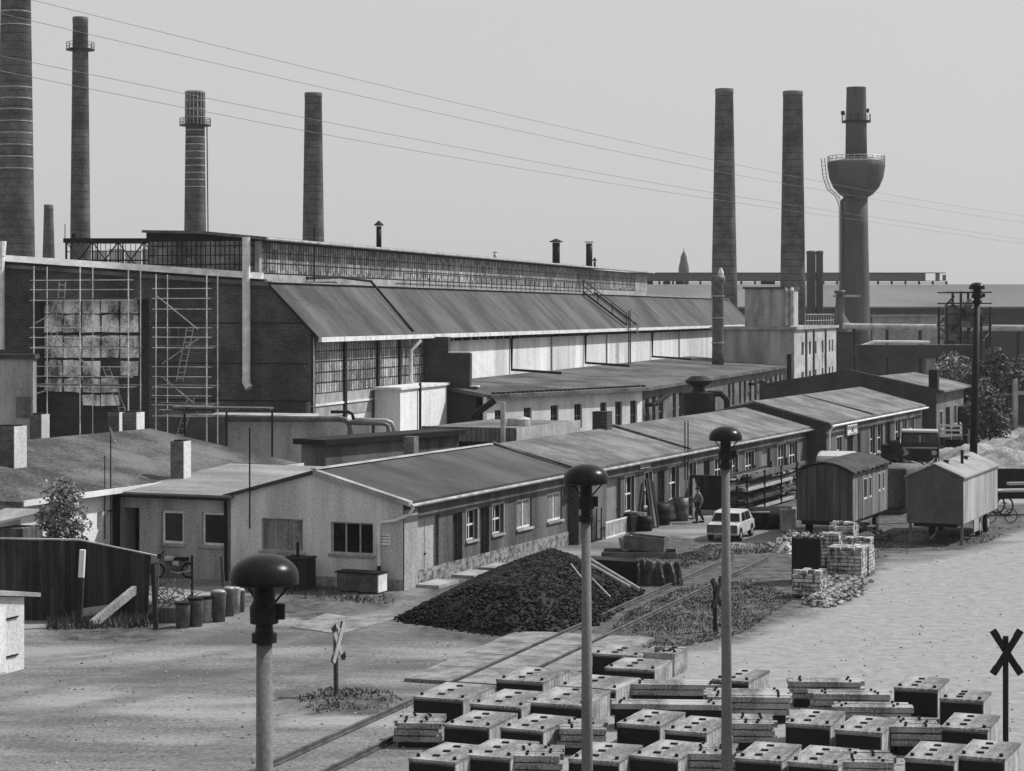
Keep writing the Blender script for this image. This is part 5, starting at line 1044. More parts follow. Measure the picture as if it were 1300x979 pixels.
for x, y, z, s_ in ((0, 0, .25, .34), (.3, .1, .3, .3), (-.1, .1, .6, .3), (.15, 0, .9, .26)): m_.lathe([(.05, -s_*.8), (s_*.9, -s_*.5), (s_, 0), (s_*.7, s_*.6), (.05, s_*.8)], 10, (x, y, z))
m_.build('sack', plaster, sk, True)
# timber rack
tk = thing('timber_rack', 'high rack of stacked beams and boards along the long workshop', 'timber rack', G(913, 652), RZ); m_ = MB(); RL = 13
for i in range(5):
    m_ = MB()
    for y in (0, 1.5): m_.tube([(i*RL/4, -y, 0), (i*RL/4, -y, 2.1)], .06, 5)
    for z in (.5, 1.1, 1.7): m_.tube([(i*RL/4, 0, z), (i*RL/4, -1.6, z)], .05, 5)
    m_.build('rack_frame', metal_d, tk)
for j, z in enumerate((.1, .58, 1.18, 1.78)):
    for i in range(7):
        x = rr.uniform(-.4, 3); l_ = rr.uniform(6, 10); b = MB(); b.bx(x, min(x+l_, RL+.6), -1.5+i*.2, -1.36+i*.2, z, z+rr.uniform(.12, .25)); b.build('beam', rr.choice([wood_d, wood_m, wood_m, side_wall, wood_l]), tk)
m_ = MB(); m_.bx(-.5, -.2, -.6, 1.5, 0, 2.0); m_.build('end_wall', wood_d, tk)
simple('step_slab', 'small concrete doorstep right of the walking man', 'step', G(902, 652), [((0, 0, .12), (1.6, .7, .2))], plaster_b)
ct_ = thing('cylinder_tank', 'short pale horizontal tank on a stand behind the timber rack', 'tank', (U(974, 128), 128, 0), RZ)
MB().tube([(-1.4, 0, 1.9), (-1.3, 0, 1.9), (1.3, 0, 1.9), (1.4, 0, 1.9)], .5, 16).build('shell', white_p, ct_, True); m_ = MB(); m_.bx(-1, -.8, -.5, .5, 0, 1.5); m_.bx(.8, 1, -.5, .5, 0, 1.5); m_.build('stand', metal_d, ct_)
cd = thing('cable_drum', 'upright dark cable reel at the right end of the timber rack', 'cable reel', G(958, 637), RZ)
for x in (-.35, .35): MB().wheel((x, 0, .85), (1, 0, 0), .85, .06, 20).build('flange', wood_d, cd)
MB().wheel((0, 0, .85), (1, 0, 0), .55, .64, 16).build('winding', metal_d, cd)
# ================================================================ walking man
def skin(name, verts, edges, rad, m, par, sub=2):
    me = bpy.data.meshes.new(name); me.from_pydata(verts, edges, []); me.materials.append(m); o = bpy.data.objects.new(name, me); C.objects.link(o); o.parent = par
    if len(me.skin_vertices) == 0:
        bm = bmesh.new(); bm.from_mesh(me); bm.verts.layers.skin.verify(); bm.to_mesh(me); bm.free()
    for i, r_ in enumerate(rad): me.skin_vertices[0].data[i].radius = (r_, r_) if isinstance(r_, (int, float)) else r_; me.skin_vertices[0].data[i].use_root = (i == 0)
    o.modifiers.new('skin', 'SKIN').use_smooth_shade = True; s_ = o.modifiers.new('sub', 'SUBSURF'); s_.levels = s_.render_levels = sub; return o
import bmesh
pm = G(886.5, 664); man = thing('person', 'man in dark cap and trousers and light shirt walking along the workshops', 'person', (pm.x, pm.y, 0), R(-75)); man.scale = (1, 1, 1)
J = [(0, 0, .95), (0, .01, 1.2), (0, .02, 1.42), (0, 0, 1.52), (0, -.02, 1.62), (0, -.02, 1.72),
     (.1, 0, .92), (.11, -.16, .5), (.11, -.10, .09), (.11, -.24, .04), (-.1, 0, .92), (-.11, .12, .5), (-.11, .32, .12), (-.11, .22, .04),
     (.2, .02, 1.42), (.25, .12, 1.15), (.25, .05, .92), (.25, 0, .84), (-.2, .02, 1.42), (-.25, -.1, 1.16), (-.25, -.26, .96), (-.25, -.32, .9)]
E_ = [(0, 1), (1, 2), (2, 3), (3, 4), (4, 5), (0, 6), (6, 7), (7, 8), (8, 9), (0, 10), (10, 11), (11, 12), (12, 13), (2, 14), (14, 15), (15, 16), (16, 17), (2, 18), (18, 19), (19, 20), (20, 21)]
rad = [.13, .12, .13, .055, .09, .07, .085, .06, .045, .04, .085, .06, .045, .04, .06, .045, .035, .03, .06, .045, .035, .03]
bd = skin('body', J, E_, rad, skin_m, man)
m_ = MB()
for hx, hy, hz, dy in ((.25, 0, .84, -.02), (-.25, -.32, .9, -.04)):
    for k, l_ in enumerate((.075, .085, .08, .065)): m_.tube([(hx, hy-.03+k*.02, hz), (hx*.98, hy-.03+k*.02+dy*.3, hz-l_*.6), (hx*.95, hy-.03+k*.02+dy, hz-l_)], .0085, 6)
    m_.tube([(hx*.97, hy-.03, hz+.02), (hx*.9, hy-.06, hz-.03)], .01, 6)
m_.build('fingers', skin_m, bd)
skin('trousers', [J[0]]+J[6:9]+J[10:13], [(0, 1), (1, 2), (2, 3), (0, 4), (4, 5), (5, 6)], [.155, .105, .085, .07, .105, .085, .07], cloth_d, man)
skin('shirt', [(0, 0, .98), J[1], J[2], J[14], J[15], J[16], J[18], J[19], J[20]], [(0, 1), (1, 2), (2, 3), (3, 4), (4, 5), (2, 6), (6, 7), (7, 8)], [.16, .15, .16, .08, .065, .055, .08, .065, .055], cloth_l, man)
MB().lathe([(.105, 1.69), (.11, 1.73), (.1, 1.78), (.02, 1.81)], 16, (0, -.02, 0)).build('cap', cloth_d, man, True); m_ = MB(); m_.box((0, -.13, 1.70), (.15, .1, .015)); m_.build('cap_peak', cloth_d, man)
m_ = MB(); m_.box((0, -.115, 1.63), (.022, .03, .04)); [m_.lathe([(.01, -.01), (.01, .01)], 6, (x, -.105, 1.655)) for x in (-.035, .035)]; m_.box((0, -.105, 1.585), (.05, .01, .01)); m_.build('face', skin_m, man)
for y, x in ((-.14, .11), (.26, -.11)): m_ = MB(); m_.box((x, y-.05, .045), (.1, .28, .09)); m_.build('shoe', rubber, man, bev=.02)
# ================================================================ small car
def car(lab, loc, rz):
    t_ = thing('small_car', lab, 'car', loc, rz); W2 = .74
    def loft(prof, w0, w1, zsplit):
        m = MB(); n = len(prof); vs_ = []
        for sg in (-1, 1):
            for (x, z) in prof: w_ = w0 if z < zsplit else w1; vs_.append((x, sg*w_, z))
        m.add(vs_, [tuple(range(n-1, -1, -1)), tuple(range(n, 2*n))]+[(i, (i+1) % n, n+(i+1) % n, n+i) for i in range(n)]); return m
    loft([(-1.72, .32), (-1.74, .62), (-1.7, .82), (-1.0, .92), (1.1, .92), (1.62, .88), (1.72, .8), (1.74, .34)], W2, W2*.97, .7).build('body', paint_l, t_, bev=.05)
    loft([(-1.0, .921), (-.72, 1.34), (-.55, 1.4), (.72, 1.42), (.95, 1.36), (1.45, .921)], W2*.96, W2*.84, 1.0).build('cabin', paint_l, t_, bev=.03)
    def pane(q, nm='window'): m = MB(); m.add(q, [tuple(range(len(q)))]); o = m.build(nm, glass, t_); o.modifiers.new('t', 'SOLIDIFY').thickness = .01
    pane([(-1.01, -.64, .95), (-1.01, .64, .95), (-.755, .56, 1.32), (-.755, -.56, 1.32)], 'rear_window' ); pane([(1.42, -.62, .97), (1.42, .62, .97), (.99, .55, 1.34), (.99, -.55, 1.34)], 'windscreen')
    for sg in (-1, 1):
        pane([(-.82, sg*.715, .96), (-.1, sg*.72, .96), (-.1, sg*.645, 1.34), (-.62, sg*.645, 1.34)]); pane([(0, sg*.72, .96), (1.0, sg*.715, .96), (.78, sg*.645, 1.34), (0, sg*.645, 1.34)])
        for x in (-1.12, 1.12):
            w_ = MB().wheel((x, sg*.66, .29), (0, 1, 0), .29, .16, 20).build('wheel', rubber, t_); MB().wheel((x, sg*.745, .29), (0, 1, 0), .15, .02, 12).build('hubcap', metal_l, w_)
            MB().wheel((x, sg*.735, .33), (0, 1, 0), .36, .022, 20).build('wheel_arch', rubber, t_)
    m_ = MB(); m_.bx(-1.8, -1.74, -.7, .7, .36, .44); m_.build('bumper', metal_l, t_); m_ = MB(); m_.bx(1.74, 1.8, -.7, .7, .36, .44); m_.build('bumper', metal_l, t_)
    for y in (-.56, .56): m_ = MB(); m_.bx(-1.75, -1.71, y-.06, y+.06, .58, .76); m_.build('tail_light', metal_d, t_); MB().wheel((1.73, y, .66), (1, 0, 0), .09, .04, 14).build('headlight', metal_l, t_)
    m_ = MB(); m_.bx(-1.775, -1.73, -.7, .7, .42, .84); m_.build('boot_shade', metal_m, t_)  # grey panel over the boot end, imitates the body's shadow side
    t_.scale = (1.03, 1, .92); return t_
cp = G(910, 686); car('pale small saloon car with boot end greyed for shade parked behind the third lamp', (cp.x+.75, cp.y+1.0, 0), RZ+R(4))
# work table and half pipes right of the car
tbm = thing('work_table', 'low long grey bench of boards on thin legs right of the car', 'table', G(948, 672), R(-10)); m_ = MB(); m_.bx(-.9, 1.1, -.3, .3, .82, .88); m_.build('top', concrete, tbm)
for x, y in ((-.8, .2), (1.0, -.2), (-.8, -.2), (1.0, .2)): m_ = MB(); m_.tube([(x, y, 0), (x, y, .82)], .03, 5); m_.build('leg', metal_d, tbm)
hpz = thing('shell_skip', 'black rounded steel shell lying open with pale end before the wooden wagon', 'container', G(972, 673), R(8))
MB().tube([(-.6, .6, .45), (-.5, .6, .5), (1.3, .6, .5), (1.4, .6, .5)], .58, 18).build('shell', metal_d, hpz, True); m_ = MB(); m_.bx(.7, 1.45, -.15, .0, .0, 1.0); m_.build('end_plate', metal_l, hpz)
# ================================================================ wooden wagon
wg = thing('site_wagon', 'weathered wooden site wagon with arched tarred roof and steps', 'site wagon', (15.5, 96.8, 0), RZ); WW, WL = 2.62, 7.1
m_ = MB(); arc = [(WW*i/10, 3.1+.42*math.sin(math.pi*i/10)) for i in range(11)]
wops = [(2.2, 3.0, 1.75, 2.75), (3.3, 3.9, 1.75, 2.75), (5.2, 5.7, 1.9, 2.8), (6.05, 6.5, 1.9, 2.8)]
m_ = MB(); m_.prism([(0, 0, .9), (0, WW, .9)]+[(0, y, z-.02) for y, z in reversed(arc)], (.06, 0, 0)); wem = mat('wagon_boards_shaded', .05, .13, 2, 14, kind='boards', kw=.13, ks=.7, streak=True, gap=.12, axis='y'); m_.build('end_wall', wem, wg); m_ = MB(); m_.prism([(WL-.06, 0, .9), (WL-.06, WW, .9)]+[(WL-.06, y, z-.02) for y, z in reversed(arc)], (.06, 0, 0)); m_.build('end_wall', wem, wg)  # end boards darkened in colour to imitate their shade
m_ = MB(); wall(m_, side, .062, WL-.062, .9, 3.1, wops, .06); wall(m_, back_place(WW), .062, WL-.062, .9, 3.1, (), .06); m_.build('side_wall', mat('wagon_boards_lit', .17, .36, 2, 14, kind='boards', kw=.13, ks=.7, streak=True, gap=.12, axis='x'), wg)  # same boards toned paler for the sunlit side
for o in wops: window(wg, side, *o, cols=1, rows=1, fm=white_p, d=.02, fw=.07, sill=False)
m_ = MB(); m_.bx(1.0, 1.9, -.03, -.003, .95, 2.9); m_.build('door', wood_m, wg)
m_ = MB(); ar2 = [(-.15+(WW+.3)*i/12, 3.08+.48*math.sin(math.pi*i/12)) for i in range(13)]; m_.prism([(-.15, y, z) for y, z in ar2]+[(-.15, y, z+.07) for y, z in reversed(ar2)], (WL+.3, 0, 0)); rw = m_.build('roof', mat('tar_roof', .03, .09, 1.5, 6, bump=.8), wg)
m_ = MB()
for i in range(30): m_.rock((rr.uniform(0, WL), rr.uniform(-.2, .0), 3.14), rr.uniform(.05, .09), rr)
m_.build('ragged_edge', metal_d, rw)
m_ = MB(); m_.bx(.1, WL-.1, .2, WW-.2, .7, .895); m_.build('chassis', metal_d, wg)
for x in (1.3, 5.6):
    for y in (.25, WW-.25): w_ = MB().wheel((x, y, .45), (0, 1, 0), .45, .16, 20).build('wheel', rubber, wg); MB().wheel((x, y-.09 if y < 1 else y+.09, .45), (0, 1, 0), .2, .03, 12).build('rim', metal_m, w_)
wst = MB()
for k in range(4): wst.bx(1.05, 1.85, -.35-k*.3, -.07-k*.3, .78-k*.2, .83-k*.2)
for x in (1.0, 1.88): wst.prism([(x, -.04, .9), (x, -.04, .65), (x, -1.3, 0), (x, -1.45, 0)], (.04, 0, 0))
wst.build('steps', wood_m, wg)
# pale trailer
tl = thing('box_trailer', 'pale gabled metal trailer hut with end toned dark for shade, on wheels', 'site wagon', (20.2, 95.2, 0), RZ); TW, TL = 2.55, 8.6
m_ = MB(); m_.prism([(0, 0, .95), (0, TW, .95), (0, TW, 3.03), (0, TW/2, 3.58), (0, 0, 3.03)], (.05, 0, 0)); tem = mat('trailer_end_shaded', .10, .16, .8, 12); m_.build('end_wall', tem, tl); m_ = MB(); m_.prism([(TL-.05, 0, .95), (TL-.05, TW, .95), (TL-.05, TW, 3.03), (TL-.05, TW/2, 3.58), (TL-.05, 0, 3.03)], (.05, 0, 0)); m_.build('end_wall', tem, tl)  # shade of the end wall is put into its darker colour
m_ = MB(); m_.bx(-.012, -.002, TW/2-.015, TW/2+.015, .95, 3.5); m_.bx(-.012, -.002, .0, TW, 1.0, 1.05); m_.build('seam', metal_m, tl)
m_ = MB(); m_.bx(.052, TL-.052, 0, .05, .95, 3.03); m_.bx(.052, TL-.052, TW-.05, TW, .95, 3.03); m_.build('side_wall', plaster_b, tl)
m_ = MB(); m_.prism([(-.1, -.1, 3.0), (-.1, TW/2, 3.6), (-.1, TW+.1, 3.0), (-.1, TW+.1, 3.05), (-.1, TW/2, 3.66), (-.1, -.1, 3.06)], (TL+.2, 0, 0)); rt_ = m_.build('roof', mat('trailer_roof', .24, .38, .8, 12), tl)
for x, y, h in ((3.6, .75, .75), (1.8, 1.1, .3), (5.6, .95, .3)): MB().lathe([(.07 if h > .5 else .09, 0), (.07 if h > .5 else .09, h-.05), (.09 if h > .5 else .2, h-.04), (.09 if h > .5 else .15, h)], 10, (x, y, 3.1+.35*y/1.27)).build('roof_vent', metal_d, rt_)
m_ = MB(); m_.bx(.1, TL-.1, .3, TW-.3, .78, .945); m_.build('chassis', metal_d, tl)
for x in (4.6, 6.6):
    for y in (.2, TW-.2): w_ = MB().wheel((x, y, .42), (0, 1, 0), .42, .2, 20).build('wheel', rubber, tl); MB().wheel((x, y-.11 if y < 1 else y+.11, .42), (0, 1, 0), .24, .03, 12).build('rim', metal_l, w_)
for y in (.08, TW-.15): m_ = MB(); m_.bx(.05, .17, y-.05, y+.06, 0, .94); m_.build('prop', metal_m, tl)
m_ = MB(); m_.bx(2.6, 3.8, .0, .06, .35, .93); m_.build('tool_box', metal_l, tl); m_ = MB(); m_.tube([(.1, TW/2, .5), (-.9, TW/2, .35)], .05, 6); m_.build('drawbar', metal_m, tl)
# container between the wagons, van behind
simple('steel_container', 'dark rounded steel tank box between wooden wagon and pale trailer', 'container', (U(1134, 112), 112, 0), [((0, 0, 1.35), (4, 2.3, 2.1)), ((0, 0, .2), (3.6, 1.6, .4))], side_wall, RZ, .12)
vn = thing('parked_van', 'pale-roofed van mostly hidden behind the wooden wagon', 'van', (U(1063, 122), 122, 0), R(80))
m_ = MB(); m_.box((0, 0, 1.1), (4.2, 1.9, 1.5)); m_.build('body', paint_m, vn, bev=.15); m_ = MB(); m_.box((0, 0, 2.15), (3.9, 2.3, .5)); m_.build('roof', paint_l, vn, bev=.2)
m_ = MB(); m_.box((0, -.955, 1.6), (3.2, .03, .4)); m_.box((-2.1, 0, 1.6), (.03, 1.6, .45)); m_.build('window', glass, vn)
for x in (-1.3, 1.3):
    for y in (-.85, .85): MB().wheel((x, y, .35), (0, 1, 0), .35, .18, 18).build('wheel', rubber, vn)
# ================================================================ flatbed lorry
lr = thing('flatbed_lorry', 'dark flatbed lorry with pale cab roof facing the camera by the end workshop', 'lorry', (U(1168, 139), 139, 0), R(-10))
m_ = MB(); m_.prism([(-1.22, 0, .75), (1.22, 0, .75), (1.24, 0, 1.7), (1.16, .12, 2.62), (-1.16, .12, 2.62), (-1.24, 0, 1.7)], (0, 1.7, 0)); cab = m_.build('cab', paint_d, lr, bev=.1)
m_ = MB(); m_.box((0, .95, 2.68), (2.36, 1.8, .16)); m_.build('cab_roof', paint_l, cab, bev=.06)
m_ = MB(); m_.prism([(-1.08, .0, 1.95), (1.08, .0, 1.95), (1.04, .07, 2.45), (-1.04, .07, 2.45)], (0, .02, 0)); m_.build('windscreen', mat('screen_glass', .02, .07, 1.5, 5, rough=.15), cab)
m_ = MB(); m_.bx(-1.1, 1.1, -.04, -.01, 1.58, 1.66); m_.bx(-.03, .03, -.03, .0, 1.95, 2.45); m_.build('trim', metal_l, cab)
m_ = MB(); m_.bx(-.6, .6, -.05, -.01, .9, 1.4); m_.build('grille', metal_d, cab)
for x in (-.9, .9): MB().wheel((x, -.04, 1.3), (0, 1, 0), .17, .1, 16).build('headlight', metal_l, cab)
m_ = MB(); m_.bx(-1.2, 1.2, -.15, -.02, .55, .75); m_.build('bumper', metal_m, lr)
m_ = MB(); m_.bx(-1.2, 1.2, 1.9, 6.8, 1.1, 1.25); m_.build('load_bed', wood_m, lr); m_ = MB(); m_.bx(-1.25, -1.2, 1.9, 6.8, 1.25, 1.8); m_.bx(1.2, 1.25, 1.9, 6.8, 1.25, 1.8); m_.build('drop_side', wood_l, lr)
m_ = MB(); m_.bx(-.5, .5, .5, 6.6, .7, 1.05); m_.build('chassis', metal_d, lr)
for y in (.9, 5.4):
    for x in (-1.0, 1.0): MB().wheel((x, y, .48), (1, 0, 0), .48, .28, 18).build('wheel', rubber, lr)
for x in (-1.4, 1.4): m_ = MB(); m_.bx(x-.1, x+.1, .1, .2, 1.8, 2.3); m_.build('mirror', metal_d, lr)
lf = thing('slatted_trailer', 'slat-sided pale trailer load behind the lorry', 'trailer', (U(1199, 160), 160, 0), R(-10)); m_ = MB()
for z in (1.2, 1.55, 1.9): m_.bx(-1.1, 1.3, 0, .05, z, z+.14); m_.bx(1.25, 1.3, .05, 4, z, z+.14)
for x in (-1.1, -.3, .5, 1.25): m_.bx(x, x+.06, -.03, .0, .9, 2.1)
m_.build('slats', white_p, lf); m_ = MB(); m_.bx(-1.1, 1.3, .06, 4, .9, 1.1); m_.build('bed', wood_m, lf)
for x in (-.9, 1.1): MB().wheel((x, 2, .45), (1, 0, 0), .45, .2, 16).build('wheel', rubber, lf)
ca = thing('dark_car', 'dark car seen beyond the slatted trailer left of the black lamp', 'car', (U(1219, 165), 165, 0), R(-20)); m_ = MB(); m_.box((0, 0, .75), (1.7, 3.8, .75)); m_.build('body', paint_d, ca, bev=.12); m_ = MB(); m_.box((0, .1, 1.3), (1.45, 1.9, .5)); m_.build('cabin', glass, ca, bev=.12)
for x in (-.75, .75):
    for y in (-1.2, 1.2): MB().wheel((x, y, .3), (1, 0, 0), .3, .16, 14).build('wheel', rubber, ca)
# planks and dark stack left of lorry, brush heap before it
sp_ = thing('scrap_stack', 'dark upright stack of scrap and pale slats left of the lorry', 'scrap', (U(1121, 140), 139, 0), RZ); m_ = MB()
for i in range(26): x, y = rr.uniform(-1, 2), rr.uniform(-.8, .4); m_.box((x, y, rr.uniform(.5, 1.3)), (rr.uniform(.2, .6), rr.uniform(.2, .6), rr.uniform(.5, 1.8)), rz=rr.uniform(0, 3), ry=rr.uniform(-.3, .3))
m_.build('scrap', metal_d, sp_)
for z in (.9, 1.25, .5, 1.6): m_ = MB(); m_.box((1.2, -1.1, z), (1.6, .2, .07), ry=R(-8)); m_.build('slat', wood_l, sp_)
bh = thing('brushwood_heap', 'fan of pale sticks and boards heaped in front of the lorry', 'wood heap', (U(1162, 130), 130, 0)); m_ = MB()
for i in range(160):
    a_ = rr.uniform(0, 3.14); l_ = rr.uniform(.7, 2.2); c_ = Vector((rr.uniform(-1.3, 1.3), rr.uniform(-.6, .6), rr.uniform(.2, 1.1))); d_ = Vector((math.cos(a_), rr.uniform(-.3, .3), rr.uniform(-.1, .55)*math.sin(a_)))*l_/2; m_.tube([c_-d_, c_+d_], rr.uniform(.02, .05), 4)
m_.build('sticks', wood_l, bh)
# ================================================================ bricks
def pallet(lab, u, v, nx_, ny_, nz_, rz, m=brick_l, bw_=.27, messy=.02):
    b = G(u, v); t_ = thing('brick_stack', lab, 'brick stack', b, rz); m_ = MB()
    bl, bd_, bh_ = bw_, .2, .15
    for k in range(nz_):
        for j in range(ny_):
            for i in range(nx_):
                if 0 < i < nx_-1 and 0 < j < ny_-1 and k < nz_-1: continue
                if k == nz_-1 and rr.random() < messy*6: continue
                m_.box((i*bl+bl/2+rr.uniform(-messy, messy)*.4, j*bd_+bd_/2+rr.uniform(-messy, messy)*.4, .12+k*bh_+bh_/2), (bl*.93, bd_*.93, bh_*.76), rz=rr.uniform(-messy, messy))
    m_.build('bricks', m, t_)
    m_ = MB()
    for x in (0, nx_*bl/2-.05, nx_*bl-.1): m_.bx(x, x+.1, 0, ny_*bd_, 0, .08)
    m_.bx(0, nx_*bl, 0, ny_*bd_, .08, .118); m_.build('pallet', wood_m, t_); return t_
brick_t = mat('stack_brick', .10, .62, 4, 3, con=.12)
pallet('nearest low brick stack left of the rubble', 1005, 759, 4, 5, 6, R(-20), brick_t, messy=.06)
pallet('wide neat brick stack in the middle of the brick yard', 1050, 737, 5, 6, 8, R(-20), brick_t)
pallet('brick stack tight behind the wide neat one', 1078, 731, 3, 6, 7, R(-20), brick_t); pallet('small far right brick stack behind the wide one', 1072, 718, 4, 4, 7, R(-20), brick_t)
pallet('broken high brick stack next to the black vat', 1040, 722, 3, 4, 9, R(-20), brick_t, messy=.08); pallet('rounded top brick stack at the back', 1052, 712, 4, 5, 10, R(-20), brick_t, messy=.08)
vt = thing('black_vat', 'tall black square vat left of the brick stacks', 'container', G(1000, 741), R(-10)); m_ = MB(); m_.bx(.15, 1.25, 0, 1.2, 0, 1.75); m_.build('body', metal_d, vt); m_ = MB()
for i in range(26): m_.rock((rr.uniform(.1, 1.4), rr.uniform(-.1, 1.2), 1.8), rr.uniform(.06, .14), rr)
tag(m_.build('rubble', stone_l, vt), None, None, None, 'stuff')
rb = gp((1020, 768), (1052, 771), (1088, 755), (1100, 738), (1080, 732), (1040, 740), (1030, 758))
mound('rubble_heap', (11, 76), rb, .22, stone_l, 'scattered broken bricks and rubble before the brick stacks', 'rubble', 420, (.06, .15), rough=.04)
mound('rubble_heap', (U(1000, 92), 92), gp((978, 700), (1005, 704), (1040, 694), (1030, 684), (985, 686)), .4, stone_l, 'low rubble heap behind the black vat', 'rubble', 160, (.06, .14), rough=.05)
# sand heaps
def hill(name, c, rx, ry, h, m, lab, cat, kind='structure'):
    m_ = MB(); n = 60
    for j in range(n+1):
        for i in range(n+1):
            x = -1+2*i/n; y = -1+2*j/n; d = min(1, math.hypot(x, y)); z = h*(1-d*d)**1.2*(1+.2*math.sin(x*9+y*4)+.12*math.sin(y*17-x*6)+.08*rr.uniform(-1, 1))-.05
            m_.v.append((x*rx, y*ry, z))
    m_.f = [(j*(n+1)+i, j*(n+1)+i+1, (j+1)*(n+1)+i+1, (j+1)*(n+1)+i) for j in range(n) for i in range(n)]
    o = m_.build(name, m, None, True); o.location = c; tag(o, lab, cat, None, kind)
hill('sand_heap', (U(1300, 140), 140, 0), 8.5, 11, 1.9, sand, 'big furrowed sand heap at the right edge', 'sand heap', 'stuff'); hill('sand_heap', (U(1214, 136), 136, 0), 1.7, 3.0, 1.0, sand, 'smaller sand heap between lorry and pale trailer', 'sand heap', 'stuff')
hill('sand_bank', (U(1330, 168), 170, 0), 14, 12, 1.2, sand, 'pale sand bank behind the big sand heap', 'sand heap', 'stuff')
# cart and wall at the right edge
simple('low_wall', 'dark low wall running to the right edge behind the pale trailer', 'wall', (U(1300, 122), 122, 0), [((0, 0, .75), (7.5, .25, 1.5))], metal_d, 0)
ctt = thing('hand_cart', 'dark long cart with pale boards near the right frame edge', 'cart', (U(1284, 110), 110, 0), R(12)); m_ = MB(); m_.box((.6, 0, 1.25), (3.4, 1.0, .1)); m_.box((.8, 0, 1.6), (2.0, .3, .14)); m_.build('boards', wood_l, ctt); m_ = MB(); m_.box((.6, 0, 1.0), (3.2, .8, .3)); m_.build('frame', metal_d, ctt)
for x in (-.6, 1.9):
    for y in (-.5, .5): MB().wheel((x, y, .5), (0, 1, 0), .5, .06, 18, ri=.42).build('wheel', metal_d, ctt)
bi = thing('bicycle', 'bicycle leaning behind the pale trailer at right', 'bicycle', (U(1276, 104.5), 105.5, 0), R(10))
for x in (-.55, .55):
    MB().wheel((x, 0, .35), (0, 1, 0), .35, .04, 24, ri=.31).build('wheel', rubber, bi)
m_ = MB(); m_.tube([(-.55, 0, .35), (-.4, 0, .9), (.2, 0, .85), (-.05, 0, .3), (-.4, 0, .85)], .02, 5); m_.tube([(.55, 0, .35), (.2, 0, .85), (.18, 0, 1.0)], .02, 5); m_.tube([(.55, 0, .35), (-.05, 0, .3)], .02, 5); m_.tube([(-.42, -.25, 1.0), (-.4, 0, 1.0), (-.42, .25, 1.0)], .02, 5); m_.box((.2, 0, 1.0), (.25, .12, .05)); m_.build('frame', metal_d, bi)
# ================================================================ plants
def tree(name, lab, cat, c, h, r_, n=2200, m=leaf_m, ls=.14, narrow=1.0, group=None):
    t_ = thing(name, lab, cat, c, 0, group); tr_ = MB(); tr_.tube([(0, 0, -.2), (.05*h/5, 0, h*.35), (0, 0, h*.75)], .035*h/2+.03, 8, r2=.02)
    cl = []
    for i in range(22):
        a_ = rr.uniform(0, 6.28); z = rr.uniform(.25, .95)*h; q_ = r_*rr.uniform(.2, .85)*(1.15-z/h)**.5; p = Vector((math.cos(a_)*q_*narrow, math.sin(a_)*q_*narrow, z)); cl.append((p, r_*rr.uniform(.22, .45)*narrow**.5))
        tr_.tube([(0, 0, z*.6), p], .02*h/5+.01, 4)
    tr_.build('trunk', bark, t_); lf_ = MB()
    for i in range(n):
        p, q_ = rr.choice(cl); d = Vector((rr.gauss(0, 1), rr.gauss(0, 1), rr.gauss(0, 1))); d = d.normalized()*q_*rr.uniform(.4, 1.1); x = p+d
        a_ = Vector((rr.uniform(-1, 1), rr.uniform(-1, 1), rr.uniform(-1, 1))).normalized()*ls*rr.uniform(.6, 1.3); b_ = a_.cross(Vector((rr.uniform(-1, 1), rr.uniform(-1, 1), 1))).normalized()*ls*.6
        lf_.add([x-a_, x-b_, x+a_, x+b_], [(0, 1, 2, 3)])
    lf_.build('crown', m, t_); return t_
bp_ = G(70, 760); tree('leafy_bush', 'bright leafy bush behind the board shed at left', 'bush', (U(73, 75), 75, 0), 4.3, 1.55, 5200, leaf_p, .085)
for i, (u, Y, h, r_, lab, m, nr) in enumerate([(1262, 185, 7.2, 2.4, 'tall narrow dark poplar right of the black lamp', leaf_m, .7), (1245, 178, 6.6, 2.0, 'dark tree close behind the black lamp pole', leaf_m, .8), (1215, 190, 6.6, 3.2, 'pale rounded tree between gantry and lamp', leaf_p, 1), (1198, 196, 6, 2.2, 'small pale tree under the gantry bridge', leaf_p, 1), (1283, 178, 6.2, 2.0, 'ragged tree near the right frame edge', leaf_m, .8), (1228, 172, 5.5, 2, 'low dark shrub beside the shelter', leaf_m, 1), (1256, 160, 5, 2.2, 'round bush at the top of sand heap', leaf_m, 1), (1300, 190, 6.4, 2.6, 'dark tree cut by the right frame edge', leaf_m, 1)]):
    tree('yard_tree', lab, 'tree', (U(u, Y), Y, 0), h, r_, 1800, m, .2, nr)
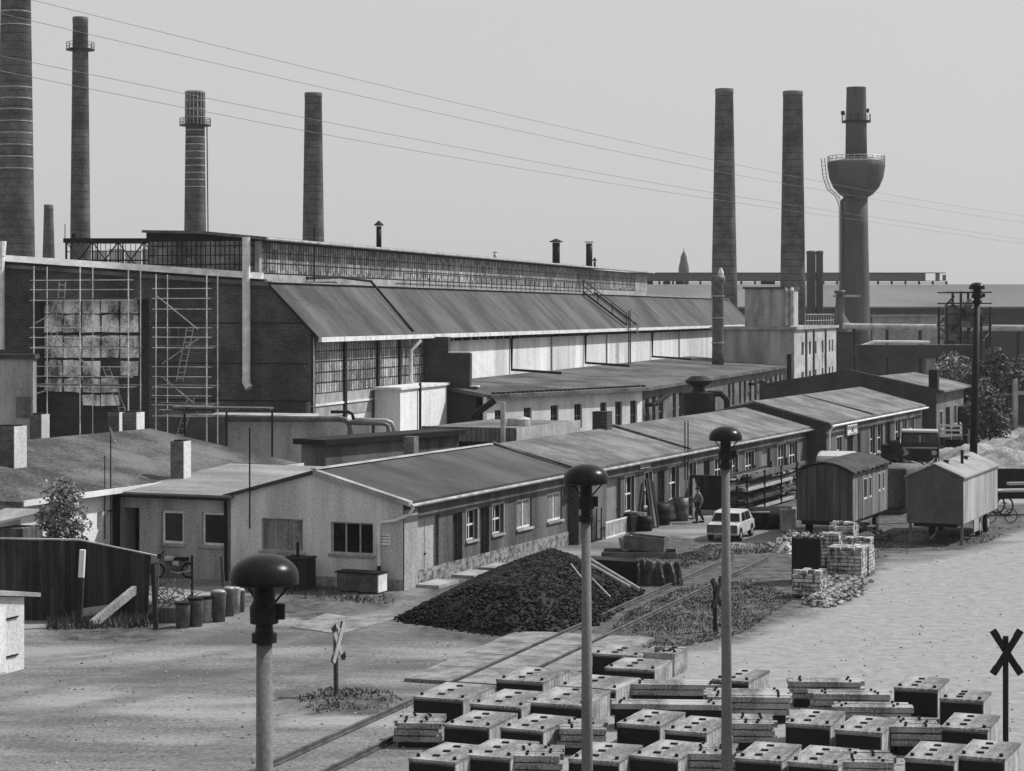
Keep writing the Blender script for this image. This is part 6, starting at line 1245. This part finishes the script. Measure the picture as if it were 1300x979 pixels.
def tufts(name, lab, region, n, hmin, hmax, m=grass_m, w_=.03):
    m_ = MB(); xs_ = [p[0] for p in region]; ys_ = [p[1] for p in region]; k = 0; cl = [(rr.uniform(min(xs_), max(xs_)), rr.uniform(min(ys_), max(ys_))) for _ in range(max(6, n//25))]
    while k < n:
        c_ = rr.choice(cl); x, y = c_[0]+rr.gauss(0, .45), c_[1]+rr.gauss(0, .45)
        if poly_dist(x, y, region) < 0:
            k += .2; continue
        h = rr.uniform(hmin, hmax); a_ = rr.uniform(0, 3.14); dx, dy = math.cos(a_)*w_, math.sin(a_)*w_; lx_, ly_ = rr.uniform(-.5, .5)*h, rr.uniform(-.5, .5)*h
        m_.add([(x-dx, y-dy, 0), (x+dx, y+dy, 0), (x+lx_, y+ly_, h)], [(0, 1, 2)]); k += 1
    tag(m_.build(name, m), lab, 'grass', None, 'stuff')
tufts('grass', 'rough grass and weeds along the track right of the coal heap', gp((760, 812), (800, 775), (870, 745), (960, 735), (1010, 760), (940, 806), (850, 825), (790, 835)), 9000, .02, .09, w_=.025)
tufts('grass', 'weeds round the foot of the black board shed', gp((60, 800), (200, 797), (225, 770), (150, 770), (60, 785)), 2600, .1, .45)
tufts('grass', 'dark weeds at the bottom round the edge-on crossing sign', gp((380, 884), (420, 872), (500, 878), (520, 900), (380, 905)), 700, .02, .1)
tufts('grass', 'grass strip beyond the tarpaulin beside the track', gp((838, 712), (870, 722), (930, 705), (1000, 700), (985, 690), (900, 692)), 3000, .03, .1)
tufts('grass', 'sparse weeds under and before the two wagons', gp((1000, 700), (1100, 712), (1160, 700), (1250, 690), (1300, 668), (1200, 672), (1080, 680)), 3000, .02, .1)
tufts('grass', 'weeds along the foot of the grey gable', gp((296, 752), (500, 770), (500, 752), (296, 738)), 500, .05, .25)
# loose stones scattered over the yard
m_ = MB()
for i in range(1400):
    u, v = rr.uniform(20, 1290), 640+345*rr.random()**.8; p = G(u, v)
    if poly_dist(p.x, p.y, co) > 0: continue
    m_.rock((p.x, p.y, .0), rr.uniform(.015, .05), rr)
tag(m_.build('loose_stones', stone_l), 'loose stones and crumbs scattered across the yard', 'stones', None, 'stuff')
# ================================================================ haze
hz_ = MB(); hz_.bx(-700, 700, -60, 1000, -1.5, 75); o = hz_.build('haze', metal_m); hm = bpy.data.materials.new('haze_air'); hm.use_nodes = True; t = hm.node_tree; t.nodes.clear()
out = t.nodes.new('ShaderNodeOutputMaterial'); pv = t.nodes.new('ShaderNodeVolumePrincipled'); pv.inputs['Color'].default_value = (.95, .95, .95, 1); pv.inputs['Density'].default_value = .00013; pv.inputs['Anisotropy'].default_value = .2
t.links.new(pv.outputs[0], out.inputs['Volume']); o.data.materials[0] = hm; tag(o, 'thin even haze over the whole works', 'haze', None, 'stuff')
